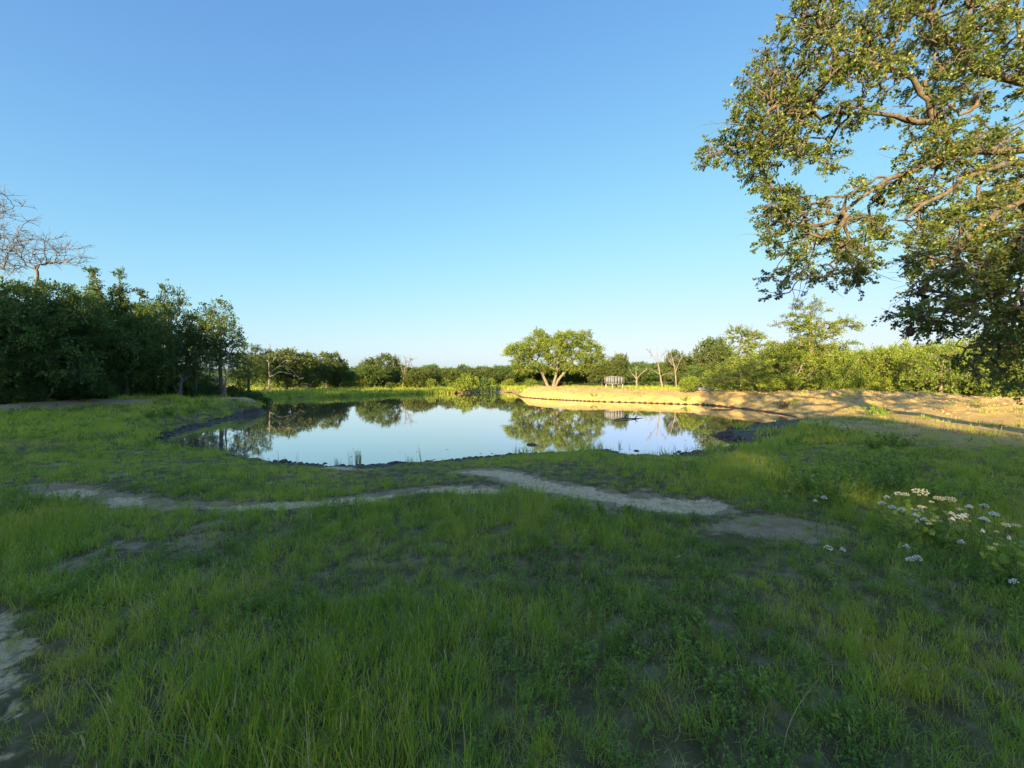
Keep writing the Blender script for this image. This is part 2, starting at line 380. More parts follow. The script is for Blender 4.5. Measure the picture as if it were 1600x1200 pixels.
cls = np.zeros((nx-1, ny-1), int)
mid_ = lambda a: (a[:-1, :-1]+a[1:, :-1]+a[:-1, 1:]+a[1:, 1:])/4
cls[mid_(MASK['sand']) > .5] = 1
cls[mid_(MASK['mud']) > .5] = 2
cls[mid_(MASK['path']) > .5] = 3
cls[mid_(GS) < 0] = 4
cls[mid_(GY) > 230] = 5
cls = cls.ravel()
for k, nm, lab in [(0, 'ground', 'grassy meadow ground around the pond'), (1, 'earth_berm', 'bare sandy earth berm heaped along the far right side of the pond'),
                   (2, 'mud_shore', 'dark cloddy mud strip along the water line'), (3, 'dirt_path', 'pale trodden cattle path winding through the grass'),
                   (4, 'pond_bed', 'muddy bed under the pond water'), (5, 'hills', 'low wooded hills on the horizon')]:
    q = quads[cls == k]; u, inv = np.unique(q, return_inverse=True); q = inv.reshape(-1, 4)
    me = mesh_np(nm, Vall[u], quads=q, mats=[M['hills'] if k == 5 else M['ground']], smooth=True)
    for a in ('sand', 'mud', 'path', 'dirt'):
        at_ = me.attributes.new('m_'+a, 'FLOAT', 'POINT'); at_.data.foreach_set('value', MASK[a].ravel()[u].astype(np.float32))
    if k != 5: me.normals_split_custom_set_from_vertices([tuple(v) for v in NRM[u]])
    o = obj(nm, me); tag(o, kind='structure', label=lab)

# water
def water_material():
    t = NT('pond_water'); P = t.pos(); mp = t.n('ShaderNodeMapping'); mp.inputs['Scale'].default_value = (1, .8, 1); t.l(P, mp.inputs[0])
    n = t.noise(3.0, 3, .5, mp.outputs[0]); n2 = t.noise(.5, 2, .5, P)
    p = t.princ((.16, .14, .105), .02, t.bump(t.math('ADD', n, n2), .04, .05), .5); p.inputs['IOR'].default_value = 1.5; p.inputs['Coat Weight'].default_value = 1.0; p.inputs['Coat Roughness'].default_value = .02; p.inputs['Coat IOR'].default_value = 1.5
    return t.done(p.outputs[0])
M['water'] = water_material()
wx = np.array([-45., 60.]); me = mesh_np('water', [(-48, 4, WZ), (40, 4, WZ), (40, 75, WZ), (-48, 75, WZ)], quads=[[0, 1, 2, 3]], mats=[M['water']])
tag(obj('water', me), 'still brown pond water mirroring the sky and trees', kind='structure')

def gz(x, y): return float(terrain(np.array([x]), np.array([y]))[0])
def ground_at(px, py):
    """walk the pixel ray down to the terrain"""
    D = np.geomspace(1.2, 140, 900); x = (px-800)/FPX*D; z = CAMZ+(HOR-py)/FPX*D
    g = np.maximum(terrain(x, D), WZ); k = np.argmax(z < g); return np.array([x[k], D[k], g[k]])

# ------------------------------------------------------------------ leaves and trees
LEAF_SIMPLE = (np.array([[0, 0, 0], [-.32, .45, .10], [0, 1, -.06], [.32, .5, .10]]), np.array([[0, 2, 1], [0, 3, 2]]))
LEAF_OAK = (np.array([[0, 0, 0], [-.20, .42, .05], [-.40, .72, .10], [-.14, .74, .02], [0, 1.05, -.08], [.16, .70, .02], [.40, .62, .10], [.18, .36, .05]]),
            np.array([[0, 7, 1], [7, 5, 1], [5, 3, 1], [3, 2, 1], [7, 6, 5], [5, 4, 3]]))
LEAF_OAK_BROAD = (np.array([[0, 0, 0], [0, .55, -.04], [-.34, .50, .10], [-.16, .62, .04], [-.36, .98, .06], [0, .92, -.06], [.36, .94, .06], [.16, .62, .04], [.34, .46, .10]]),
            np.array([[0, 1, 2], [2, 1, 3], [3, 1, 5], [3, 5, 4], [0, 8, 1], [8, 7, 1], [7, 5, 1], [7, 6, 5]]))
def leaves(rng, P, D, size, tpl=LEAF_SIMPLE, up=.6):
    """P places, D pointing directions"""
    n = len(P); y = unit(D+rng.normal(0, .45, (n, 3)))
    nz = unit(rng.normal(0, .7, (n, 3))+np.array([0, 0, up])); x = unit(np.cross(y, nz)); z = np.cross(x, y)
    s = size*rng.uniform(.65, 1.25, n)
    T = tpl[0]; V = P[:, None, :]+s[:, None, None]*(T[None, :, 0:1]*x[:, None, :]+T[None, :, 1:2]*y[:, None, :]+T[None, :, 2:3]*z[:, None, :])
    F = tpl[1][None]+(np.arange(n)*len(T))[:, None, None]
    return V.reshape(-1, 3), F.reshape(-1, 3)

def grow(rng, trunk, clumps, droop=.12, steps=5, jit=.10):
    """join every clump centre to the nearest sensible point of the wood grown so far"""
    pos = [p for p in trunk]; par = [-1]+list(range(len(trunk)-1)); plen = [0.0]
    for i in range(1, len(trunk)): plen.append(plen[-1]+np.linalg.norm(trunk[i]-trunk[i-1]))
    branches = []
    axis_pt = trunk[-1]; order = np.argsort(np.linalg.norm(clumps-axis_pt, axis=1))
    pos = np.array(pos); plen = np.array(plen); par = list(par); lo = max(1, int(len(trunk)*.35))
    for ci in order:
        c = clumps[ci]; d = np.linalg.norm(pos-c, axis=1)
        cost = d*1.0+.28*plen+.9*np.maximum(0, pos[:, 2]-c[2])
        cost[:lo] += 5; j = int(np.argmin(cost)); a = pos[j]
        t = np.linspace(0, 1, steps+1)[1:, None]; L = np.linalg.norm(c-a)
        path = a+(c-a)*t; path[:, 2] += L*droop*np.sin(t[:, 0]*math.pi)
        path[:-1] += rng.normal(0, jit*L/2, (steps-1, 3))*1.0
        n0 = len(pos); idx = [j]+list(range(n0, n0+steps)); par += [j]+list(range(n0, n0+steps-1))
        pos = np.vstack([pos, path]); dl = L/steps; plen = np.r_[plen, plen[j]+dl*np.arange(1, steps+1)]
        branches.append(idx)
    wgt = np.zeros(len(pos))
    for b in branches: wgt[b[-1]] += 1
    for i in range(len(pos)-1, 0, -1):
        if par[i] >= 0: wgt[par[i]] += wgt[i]
    return pos, wgt, branches

def blobs_points(rng, blobs, n, sep, shell=.55):
    """clump centres in a union of ellipsoids, biased to their outside"""
    pts = []; wts = np.array([b[3]*b[4]*b[5] for b in blobs])**.7; wts /= wts.sum()
    for _ in range(n*40):
        b = blobs[rng.choice(len(blobs), p=wts)]; u = unit(rng.normal(0, 1, 3)); r = rng.uniform(shell, 1)**.6
        p = np.array(b[:3])+u*r*np.array(b[3:6])
        if p[2] < .4: continue
        if all((p[0]-q[0])**2+(p[1]-q[1])**2+1.6*(p[2]-q[2])**2 > sep*sep for q in pts): pts.append(p)
        if len(pts) >= n: break
    return np.array(pts)

def tree_meshes(seed, H, blobs, n_clump, sep, clump_r, n_twig, n_leaf, leaf, leaf_m, bark_m, trunk_r, trunks=None, tpl=LEAF_SIMPLE,
                bare=False, flat=.6, tr_top=.5, lean=(0, 0), twig_r=.006, droop=.12, bareclumps=0.0, up=.6):
    rng = np.random.default_rng(seed)
    if trunks is None:
        th = H*tr_top; k = 9; t = np.linspace(0, 1, k); tk = np.stack([lean[0]*t**1.5+.03*H*np.cumsum(rng.normal(0, .3, k))*t, lean[1]*t+.03*H*np.cumsum(rng.normal(0, .3, k))*t, th*t-.15], 1); trunks = [tk]
    cl = blobs_points(rng, blobs, n_clump, sep)
    groups = [[] for _ in trunks]
    for c in cl: groups[int(np.argmin([np.linalg.norm(c-t[-1]) for t in trunks]))].append(c)
    wood = MB(); fol = MB(); tw = MB(); P_l = []; D_l = []
    for tk, g in zip(trunks, groups):
        if not g: continue
        g = np.array(g); pos, wgt, br = grow(rng, tk, g, droop)
        ntot = wgt[0]; rad = np.maximum(trunk_r/math.sqrt(len(trunks))*(np.maximum(wgt, .6)/ntot)**.46, twig_r*1.6)
        zz = np.linspace(0, 1, len(tk)); tr = rad[:len(tk)]*(1+.5*np.exp(-zz*7))
        tkd = resample(tk, 14); wood.tubes(tkd, np.interp(np.linspace(0, 1, 14), zz, tr), 9)
        BP = np.stack([pos[b] for b in br]); BR = np.stack([np.r_[min(rad[b[0]], rad[b[1]]*1.15), rad[b[1:]]] for b in br])
        wood.tubes(BP, BR, 6)
        cen = tk[-1]
        for q, c in zip(br, [pos[b[-1]] for b in br]):
            n = n_twig; outd = unit(c-cen-np.array([0, 0, -.2*H*0])); d = unit(rng.normal(0, .75, (n, 3))*np.array([1, 1, flat])+outd*.45+np.array([0, 0, .22]))
            L = clump_r*rng.uniform(.55, 1.15, n); t = np.linspace(0, 1, 4)
            path = c+d[:, None, :]*L[:, None, None]*t[None, :, None]+rng.normal(0, .05*clump_r, (n, 4, 3))*t[None, :, None]
            path[:, :, 2] -= (L[:, None]*.14*t[None]**2)
            tw.tubes(path, twig_r*np.array([1.5, 1.1, .8, .4])[None]*np.ones((n, 1)), 3)
            if bare or rng.random() < bareclumps:
                # finer twigs on bare wood
                m = n*2; src = path[rng.integers(0, n, m), rng.integers(1, 3, m)]; dd = unit(d[rng.integers(0, n, m)]+rng.normal(0, .7, (m, 3)))
                pp = src[:, None, :]+dd[:, None, :]*(clump_r*.5*rng.uniform(.5, 1.2, m))[:, None, None]*np.linspace(0, 1, 3)[None, :, None]
                tw.tubes(pp, twig_r*np.array([.9, .6, .3])[None]*np.ones((m, 1)), 3)
            else:
                u = rng.uniform(.25, 1.05, (n, n_leaf)); i0 = np.clip((u*3).astype(int), 0, 2); f = u*3-i0
                ar = np.arange(n)[:, None]; lp = path[ar, i0]*(1-f[..., None])+path[ar, i0+1]*f[..., None]
                lp = lp+rng.normal(0, leaf*.35+clump_r*.035, lp.shape); P_l.append(lp.reshape(-1, 3)); D_l.append(np.repeat(d, n_leaf, 0))
    wm = wood.mesh('trunk', [bark_m], True); tm = tw.mesh('twigs', [bark_m], True)
    fm = None
    if P_l:
        P_l = np.concatenate(P_l); D_l = np.concatenate(D_l); V, F = leaves(rng, P_l, D_l, leaf, tpl, up); fm = mesh_np('crown', V, F, mats=[leaf_m])
    return dict(trunk=wm, twigs=tm, crown=fm)

def plant_tree(kind, T, loc, rz=0, s=1.0, label='', cat='tree', group=None, sz=None):
    o = empty(kind, loc, rz); o.scale = (s, s, sz or s); tag(o, label, cat, group)
    for k in ('trunk', 'twigs', 'crown'):
        if T.get(k) is not None: obj(k, T[k], o)
    return o
def rb(rng, H, W, n=5, z0=.45, dz=.25, fl=.6):
    """a random set of crown blobs of a tree H high and W wide"""
    b = [(0, 0, H*(z0+.22), W*.28, W*.28, H*.26)]
    for i in range(n):
        a = rng.uniform(0, 6.283); r = W*rng.uniform(.18, .34); z = H*(z0+rng.uniform(-.05, .35))
        q = W*rng.uniform(.14, .24); b.append((r*math.cos(a), r*math.sin(a), min(z, H-q*fl), q, q, q*fl))
    return b

def sized(T):
    """a kind with its true height and width"""
    m = T['crown'] or T['twigs']; a = np.empty(len(m.vertices)*3, np.float32); m.vertices.foreach_get('co', a); a = a.reshape(-1, 3)
    return (T, float(np.percentile(a[:, 2], 99.7)), float(np.percentile(np.hypot(a[:, 0], a[:, 1]), 97)*2))
# far and middle trees: sized 1 unit by placing with a scale
KIND = {}
def kind(name, seed, H, W, leafm, barkm, n_clump=70, sep=.7, clump=.75, twig=8, nl=14, leaf=.17, tr=.16, n=6, z0=.42, **k):
    r = np.random.default_rng(seed+500)
    KIND[name] = sized(tree_meshes(seed, H, rb(r, H, W, n, z0), n_clump, sep, clump, twig, nl, leaf, M[leafm], M[barkm], tr, **k))
for i in range(3): kind('oak%d' % i, 11+i, 6.0, 7.0, 'mid_leaf', 'bark', n_clump=88, sep=.8, clump=.9, z0=.30+.04*i, n=8, leaf=.2, nl=18)
for i in range(2): kind('dark%d' % i, 21+i, 6.0, 7.0, 'dark_leaf', 'bark', n_clump=88, sep=.8, clump=.9, z0=.28, n=8, leaf=.2, nl=18)
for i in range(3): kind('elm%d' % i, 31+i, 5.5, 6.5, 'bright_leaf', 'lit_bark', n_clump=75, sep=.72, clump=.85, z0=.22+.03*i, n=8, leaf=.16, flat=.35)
for i in range(2): kind('bush%d' % i, 41+i, 2.0, 2.4, 'bright_leaf', 'bark', n_clump=40, sep=.34, clump=.42, z0=.15, n=5, leaf=.12, tr=.06, tr_top=.25, nl=12)
for i in range(2): kind('dbush%d' % i, 45+i, 2.0, 2.6, 'dark_leaf', 'bark', n_clump=40, sep=.34, clump=.42, z0=.15, n=5, leaf=.12, tr=.06, tr_top=.25, nl=12)

def stand(kn, px, top_py, D, label, group=None, cat='tree', name='oak_tree', wpx=None, seed=0, base=None, rz=None, z=None):
    """stand a tree of a kind so that it reaches the height the photo shows"""
    T, H, W = KIND[kn]; x = (px-800)/FPX*D; g = gz(x, D) if z is None else z; h = CAMZ+(HOR-top_py)/FPX*D-g
    sz = h/H; s = sz if wpx is None else (wpx/FPX*D)/W
    r = random.Random(int(px*7+D)).uniform(0, 6.28) if rz is None else rz
    return plant_tree(name, T, (x, D, g-.03), r, s, label, cat, group, sz)

R = random.Random(4)
MARKS = [(421, 'the bleached snag'), (511, 'the layered oak'), (563, 'the light green sapling'), (605, 'the half bare oak'), (632, 'the bare grey tree'), (728, 'the willow-like bush'), (800, 'the round tree edge'), (862, 'the big round tree'), (930, 'the oak before the box'), (960, 'the grey box on legs'), (995, 'the Y-forked dead tree'), (1029, 'the tall pale dead trunk'),
         (1079, 'the lime bush on the berm'), (1112, 'the round-topped oak'), (1168, 'the upright young elm'), (1225, 'the grey brush heap'), (1265, 'the tall light tree'), (1362, 'the sunny weed clump'), (1421, 'the hanging pail'), (1500, 'the hanging oak sprays'), (1590, 'the right picture border'), (1680, 'the out-of-frame oak trunk')]
LMARKS = [(-60, 'the left picture border'), (52, 'the smaller bare treetop'), (158, 'the left leafy spire'), (190, 'the right leafy spire'), (232, 'the first shrub on the left bank'), (281, 'the short broken trunk'), (352, 'the thin pale dead tree')]
def where(px, marks=None):
    m = min(marks or MARKS, key=lambda a: abs(a[0]-px)); d = px-m[0]
    return ('in line with ' if abs(d) < 7 else 'a little right of ' if 0 < d < 18 else 'a little left of ' if -18 < d < 0 else 'well right of ' if d > 0 else 'well left of ')+m[1]
# --- the unbroken far tree line, left to right
G1 = 'oaks of the far tree line beyond the pond'
for row, (D0, top, step) in enumerate([(84, 576, 20), (97, 574, 21), (120, 572, 24)]):
    x = 385+row*7
    while x < 1130:
        D = D0+R.uniform(-5, 7); t = top+R.uniform(-3, 5)
        if x > 930: t -= 6
        k = R.choice(['oak0', 'oak1', 'oak2', 'dark0', 'dark1'])
        stand(k, x, t, D, ('front', 'middle', 'back')[row]+' row far oak, '+where(x), G1, wpx=R.uniform(44, 64)*84/D*1.0, rz=R.uniform(0, 6.28))
        x += step*R.uniform(.8, 1.3)
# --- named trees at the far side
for kn, px, tp, D, wpx, lab, nm in [
    ('oak1', 447, 547, 60, 74, 'dusky oak behind the bleached snag on the far left shore', 'oak_tree'),
    ('dark1', 412, 556, 56, 55, 'dark oak at the end of the shaded left wood', 'oak_tree'),
    ('oak2', 482, 562, 66, 52, 'low oak between the bleached snag and the layered oak', 'oak_tree'),
    ('oak0', 511, 552, 72, 62, 'layered round-topped oak standing above the far left shore', 'oak_tree'),
    ('dark0', 528, 576, 76, 54, 'low dark oak right of the layered oak on the far shore', 'oak_tree'),
    ('elm0', 563, 577, 70, 22, 'narrow light green sapling left of the half bare oak', 'young_tree'),
    ('oak2', 602, 555, 74, 62, 'broad oak on the far shore beside its bare grey neighbour', 'oak_tree'),
    ('dark1', 585, 572, 71, 44, 'dark bushy oak under the broad oak on the far shore', 'oak_tree'),
    ('oak1', 652, 577, 72, 40, 'olive shrubby oak right of the bare grey tree', 'oak_tree'),
    ('dark1', 820, 572, 82, 60, 'dark oak behind the left side of the big round tree', 'oak_tree'),
    ('dark0', 905, 573, 80, 62, 'dark oak behind the right side of the big round tree', 'oak_tree'),
    ('dark0', 862, 578, 86, 60, 'dark oak right behind the trunks of the big round tree', 'oak_tree'),
    ('oak0', 940, 568, 66, 46, 'olive oak just left of the grey box on legs', 'oak_tree'),
    ('oak1', 967, 555, 68, 36, 'thin-crowned oak rising behind the grey box on legs', 'oak_tree'),
    ('dark1', 1010, 578, 62, 44, 'dark low oak between the two pale dead trunks', 'oak_tree'),
    ('oak2', 1055, 549, 60, 42, 'sparse tan-green oak right of the pale dead trunks', 'oak_tree'),
    ('oak0', 1112, 530, 56, 62, 'round-topped oak left of the upright young elm', 'oak_tree'),
    ('oak1', 1136, 560, 54, 50, 'low oak filling in below the round-topped oak', 'oak_tree'),
    ('dark0', 1090, 574, 54, 44, 'dark low oak behind the lime bush on the berm', 'oak_tree')]:
    stand(kn, px, tp-2, D, lab, None, name=nm, wpx=wpx*1.22)
def dead_px(px, D, limbs, lab, seed, tw_px=9, ntw=46, mat='dead_wood', name='dead_tree'):
    """bare tree from its main limbs; (points, thickness in pixels at both ends)"""
    r = np.random.default_rng(seed); P = FPX/D; x = (px-800)/P; g = gz(x, D); root = empty(name, (x, D, g)); tag(root, lab, 'dead tree'); tips = []
    for k, (pts, w0, w1) in enumerate(limbs):
        p = smooth_path([np.array([(a-px)/P, (.25*(i % 2)-.12)*(k > 0)*1.5+.3*(k % 3-1)*i/len(pts)*(k > 0), CAMZ+(HOR-b)/P-g]) for i, (a, b) in enumerate(pts)], 12); p[1:-1] += r.normal(0, .25/P, (10, 3)); 
        mb = MB(); mb.tubes(p, np.linspace(w0, w1, 12)/2/P*r.uniform(.85, 1.15, 12), 7); obj('trunk' if k == 0 else 'limb', mb.mesh('limb', [M[mat]], True), root); tips += [(q, p[-1]-p[-4]) for q in p[5:]]
    mb = MB()
    for i in range(ntw):
        q, d0 = tips[r.integers(len(tips))]; d = unit(d0*.8/np.linalg.norm(d0)+r.normal(0, .6, 3)+[0, 0, .2]); L = tw_px/P*r.uniform(.4, 1.1); t = np.linspace(0, 1, 6)[:, None]
        p = q+d*L*t+np.cumsum(r.normal(0, .05*L, (6, 3)), 0)*t; mb.tubes(p, np.array([.55, .45, .36, .28, .2, .1])/2/P, 4)
        for _ in range(2):
            a = p[r.integers(2, 5)]; e = unit(d+r.normal(0, .7, 3)); mb.tubes(a+e*L*.4*np.linspace(0, 1, 4)[:, None], np.array([.3, .24, .18, .08])/2/P, 3)
    obj('twigs', mb.mesh('twigs', [M[mat]], True), root)
dead_px(421, 54, [([(421, 609), (421, 585), (420, 562), (422, 540)], 2.8, .9), ([(421, 586), (430, 574), (441, 569), (452, 575), (470, 592)], 1.2, .4), ([(421, 590), (436, 580), (448, 583), (462, 588)], 1.6, .6), ([(421, 566), (413, 557), (409, 552)], 1.3, .5), ([(421, 570), (429, 560), (434, 551)], 1.2, .5), ([(438, 570), (446, 562), (455, 565)], 1, .5)], 'bleached dead snag with crooked pale limbs at the far left shore', 401, 10, 50)
dead_px(632, 72, [([(629, 608), (631, 590), (634, 570), (633, 558)], 2.4, .8), ([(631, 588), (638, 572), (642, 562)], 1.2, .5), ([(631, 582), (625, 570), (621, 560)], 1.2, .5), ([(633, 575), (643, 571), (649, 574)], 1, .4)], 'bare grey tree leaning out of the broad oak', 402, 9, 70, 'grey_twig')
dead_px(995, 56, [([(995, 611), (995, 600), (994, 590)], 3.0, 2.4), ([(994, 591), (994, 582), (993, 573)], 1.7, .7), ([(995, 591), (1002, 584), (1009, 579), (1013, 575)], 1.9, .7), ([(994, 592), (987, 583), (982, 576)], 1.5, .6)], 'pale dead tree forked like a Y near the grey box', 403, 8, 36)
dead_px(1032, 54, [([(1036, 611), (1033, 595), (1029, 575), (1026, 550)], 3.4, .9), ([(1031, 585), (1024, 581), (1017, 578)], 1.1, .5), ([(1028, 568), (1020, 556), (1013, 549)], 1.2, .4), ([(1028, 566), (1035, 555), (1040, 547)], 1.2, .4), ([(1032, 588), (1042, 583), (1050, 583)], 1.1, .5)], 'tall pale dead trunk with thin bare top', 404, 10, 44)
dead_px(1055, 58, [([(1057, 610), (1056, 590), (1053, 570), (1049, 556)], 2.6, .8), ([(1055, 580), (1062, 566), (1066, 556)], 1.3, .5), ([(1054, 574), (1046, 564), (1043, 556)], 1.1, .5)], 'small bare pale tree against the sparse oak', 405, 9, 44)
dead_px(352, 27, [([(354, 634), (351, 605), (353, 585), (349, 568)], 3.4, 1.2), ([(346, 636), (347, 610), (343, 590)], 2.2, .8), ([(352, 590), (360, 578), (364, 570)], 1.4, .6)], 'thin pale dead tree at the left bank', 406, 14, 34, 'grey_twig')
dead_px(281, 27.5, [([(283, 634), (281, 612), (284, 590)], 5.5, 3.5), ([(276, 634), (277, 616), (274, 603)], 4, 2.5), ([(283, 600), (291, 588), (300, 581)], 1.6, .7)], 'short pale broken trunk at the edge of the left wood', 407, 12, 16, 'grey_twig')

# --- the big round tree with its forked trunks
def round_tree():
    D = 70; x = (861-800)/FPX*D; g = gz(x, D)
    def q(px, py, dy=0): return np.array([(px-861)/FPX*D, dy, CAMZ+(HOR-py)/FPX*D-g])
    tr = [resample([q(857, 606), q(852, 594, .2), q(847, 583, .4), q(838, 565, .6)], 9), resample([q(864, 606), q(866, 596, -.2), q(869, 585, -.3), q(872, 562, -.4)], 9), resample([q(866, 606), q(873, 592, .1), q(885, 580, .4), q(897, 562, .8)], 9)]
    P = FPX/D; bl = []
    for px, py, rx, rz in [(815, 553, 24, 15), (838, 540, 22, 18), (845, 528, 14, 10), (862, 548, 26, 18), (885, 535, 22, 14), (908, 538, 18, 14), (912, 525, 8, 8), (925, 555, 16, 16), (900, 565, 28, 14), (860, 570, 22, 9), (825, 572, 22, 9), (935, 573, 10, 12), (880, 528, 16, 8), (808, 548, 14, 9)]:
        c = q(px, py); bl.append((c[0], 0, c[2], rx/P, rx/P*1.3, rz/P))
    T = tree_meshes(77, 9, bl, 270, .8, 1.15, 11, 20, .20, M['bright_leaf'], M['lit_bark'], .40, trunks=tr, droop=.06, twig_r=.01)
    plant_tree('round_tree', T, (x, D, g), 0, 1, 'big spreading bright green tree with forked pale trunks behind the berm tip', 'tree')
round_tree()
# --- tall light tree and the young elm behind the berm
def sprayed(name, px, D, trunk_px, blobs_px, seed, n, lab, r, leaf=.13, clump=.62, nl=11, mat='bright_leaf', sep=.5, nt=8, flat=.35, z=None):
    x = (px-800)/FPX*D; g = gz(x, D) if z is None else z; P = FPX/D
    q = lambda a, b, dy=0: np.array([(a-px)/P, dy, CAMZ+(HOR-b)/P-g])
    tr = [resample([q(*a) for a in trunk_px], 10)]
    bl = []
    for a, b, rx, rz in blobs_px: c = q(a, b); bl.append((c[0], 0, c[2], rx/P, rx/P, rz/P))
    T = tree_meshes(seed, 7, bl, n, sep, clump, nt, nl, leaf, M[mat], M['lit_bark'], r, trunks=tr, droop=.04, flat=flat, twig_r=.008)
    return plant_tree(name, T, (x, D, g), 0, 1, lab, 'tree')
sprayed('young_tree', 1265, 34, [(1265, 615), (1266, 575), (1266, 530), (1265, 485)], [(1262, 485, 22, 14), (1240, 505, 26, 12), (1305, 508, 28, 8), (1275, 515, 28, 14), (1235, 533, 34, 7), (1295, 535, 30, 9), (1262, 545, 22, 12), (1250, 470, 8, 8), (1285, 560, 30, 9)],
        91, 110, 'tall light tree with upswept sprays and a sunlit trunk on the berm', .17, clump=.62, sep=.40, nl=15)
sprayed('young_tree', 1168, 42, [(1168, 612), (1169, 580), (1168, 550), (1158, 525)], [(1148, 522, 14, 7), (1172, 527, 14, 8), (1160, 540, 18, 12), (1186, 535, 8, 12), (1172, 560, 24, 10), (1152, 572, 24, 10), (1185, 575, 18, 12), (1165, 590, 22, 8)],
        92, 90, 'upright young elm with ragged forked top behind the berm', .2, clump=.7, sep=.45, nl=17, leaf=.15)
# --- right-hand belt of light green trees
G2 = 'light green trees of the belt behind the berm'
for D0, tp, step, ks in [(36, 541, 36, ('elm0', 'elm1', 'elm2', 'oak1')), (44, 537, 34, ('elm0', 'elm1', 'oak2')), (56, 545, 40, ('oak0', 'oak1', 'elm2'))]:
    x = 1150+R.uniform(0, 20)
    while x < 1760:
        D = D0+R.uniform(-3, 3)*1.0
        if x > 1430 and D0 == 36: D -= 5
        t = tp+R.uniform(-5, 8)-(max(0, x-1440)*.16 if x > 1440 else 0)+(18 if x < 1200 else 0)
        stand(R.choice(ks), x, t, D, ('front', 'middle', 'back')[(36, 44, 56).index(D0)]+' row tree of the right belt, '+where(x), G2, name='belt_tree', wpx=R.uniform(74, 100)*36/D, rz=R.uniform(0, 6.28))
        x += step*R.uniform(.8, 1.25)
G3 = 'bright bushes at the foot of the tree belt'
for x in range(1195, 1700, 33):
    D = 31+R.uniform(-1.5, 2)-(max(0, x-1400)*.02); stand(R.choice(['bush0', 'bush1']), x+R.uniform(-9, 9), 588+R.uniform(-6, 7), D, 'bright bush before the tree belt, '+where(x), G3, 'bush', 'bush', wpx=R.uniform(38, 52), rz=R.uniform(0, 6.28))
G4 = 'dark bushes under the far trees'
for x in range(400, 1190, 17):
    D = 72+R.uniform(-3, 8); stand(R.choice(['dbush0', 'dbush1', 'dbush0', 'bush1']) if not 560 < x < 800 else R.choice(['dbush0', 'bush1']), x+R.uniform(-8, 8), 593+R.uniform(-4, 5), D, 'low bush under far trees, '+where(x), G4, 'bush', 'bush', wpx=R.uniform(20, 30), rz=R.uniform(0, 6.28))
for kn, px, tp, D, wpx, lab in [('bush0', 727, 583, 59, 42, 'bright willow-like bush standing at the far water edge'), ('dbush1', 757, 590, 60, 30, 'dull green bush right beside the bright willow-like bush'),
                               ('bush1', 1079, 587, 36.5, 36, 'lime green bush on the berm beside the grey boards'), ('bush0', 1166, 598, 33, 22, 'small bright bush on the berm below the young elm'),
                               ('bush1', 830, 592, 63, 26, 'low bush left below the big round tree')]:
    stand(kn, px, tp, D, lab, None, 'bush', 'bush', wpx)

# --- shaded wood at the left
for i in range(3):
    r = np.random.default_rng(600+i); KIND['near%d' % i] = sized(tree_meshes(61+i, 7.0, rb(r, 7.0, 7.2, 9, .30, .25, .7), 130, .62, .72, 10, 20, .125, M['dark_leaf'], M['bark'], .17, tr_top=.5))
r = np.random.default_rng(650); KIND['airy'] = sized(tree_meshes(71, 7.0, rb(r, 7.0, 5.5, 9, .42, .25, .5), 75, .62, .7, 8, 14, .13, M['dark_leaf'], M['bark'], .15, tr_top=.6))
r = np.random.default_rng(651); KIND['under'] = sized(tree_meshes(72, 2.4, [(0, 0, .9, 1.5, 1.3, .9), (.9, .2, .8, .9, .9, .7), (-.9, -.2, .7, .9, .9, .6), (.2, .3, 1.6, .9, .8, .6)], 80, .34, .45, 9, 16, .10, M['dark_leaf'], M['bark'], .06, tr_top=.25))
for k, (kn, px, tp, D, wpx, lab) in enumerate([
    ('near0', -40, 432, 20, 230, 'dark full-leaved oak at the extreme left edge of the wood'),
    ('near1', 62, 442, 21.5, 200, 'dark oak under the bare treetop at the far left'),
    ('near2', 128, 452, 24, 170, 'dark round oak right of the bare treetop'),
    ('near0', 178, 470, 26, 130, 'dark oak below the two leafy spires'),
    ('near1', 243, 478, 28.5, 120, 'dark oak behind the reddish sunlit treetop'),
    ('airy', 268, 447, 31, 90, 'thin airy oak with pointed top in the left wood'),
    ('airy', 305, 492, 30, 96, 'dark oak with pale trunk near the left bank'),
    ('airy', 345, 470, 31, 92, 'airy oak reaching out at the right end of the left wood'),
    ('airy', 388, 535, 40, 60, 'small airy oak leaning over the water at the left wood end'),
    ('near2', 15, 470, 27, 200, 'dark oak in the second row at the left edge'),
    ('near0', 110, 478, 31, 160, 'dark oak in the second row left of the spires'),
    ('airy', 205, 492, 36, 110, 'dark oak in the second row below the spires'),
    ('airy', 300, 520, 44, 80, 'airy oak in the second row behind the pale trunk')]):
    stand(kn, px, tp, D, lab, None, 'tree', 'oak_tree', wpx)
G5 = 'dark underbrush along the front of the left wood'
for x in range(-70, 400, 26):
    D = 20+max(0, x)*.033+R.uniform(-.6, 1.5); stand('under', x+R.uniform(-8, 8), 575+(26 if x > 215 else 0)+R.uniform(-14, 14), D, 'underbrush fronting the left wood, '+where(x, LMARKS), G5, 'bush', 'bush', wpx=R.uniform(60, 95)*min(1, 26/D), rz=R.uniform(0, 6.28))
    if x < 330: stand('under', x+R.uniform(-8, 8), (560 if x < 215 else 588)+R.uniform(-14, 14), D+5, 'underbrush inside the left wood, '+where(x, LMARKS), 'dark underbrush inside the left wood', 'bush', 'bush', wpx=R.uniform(60, 90)*min(1, 26/D), rz=R.uniform(0, 6.28))
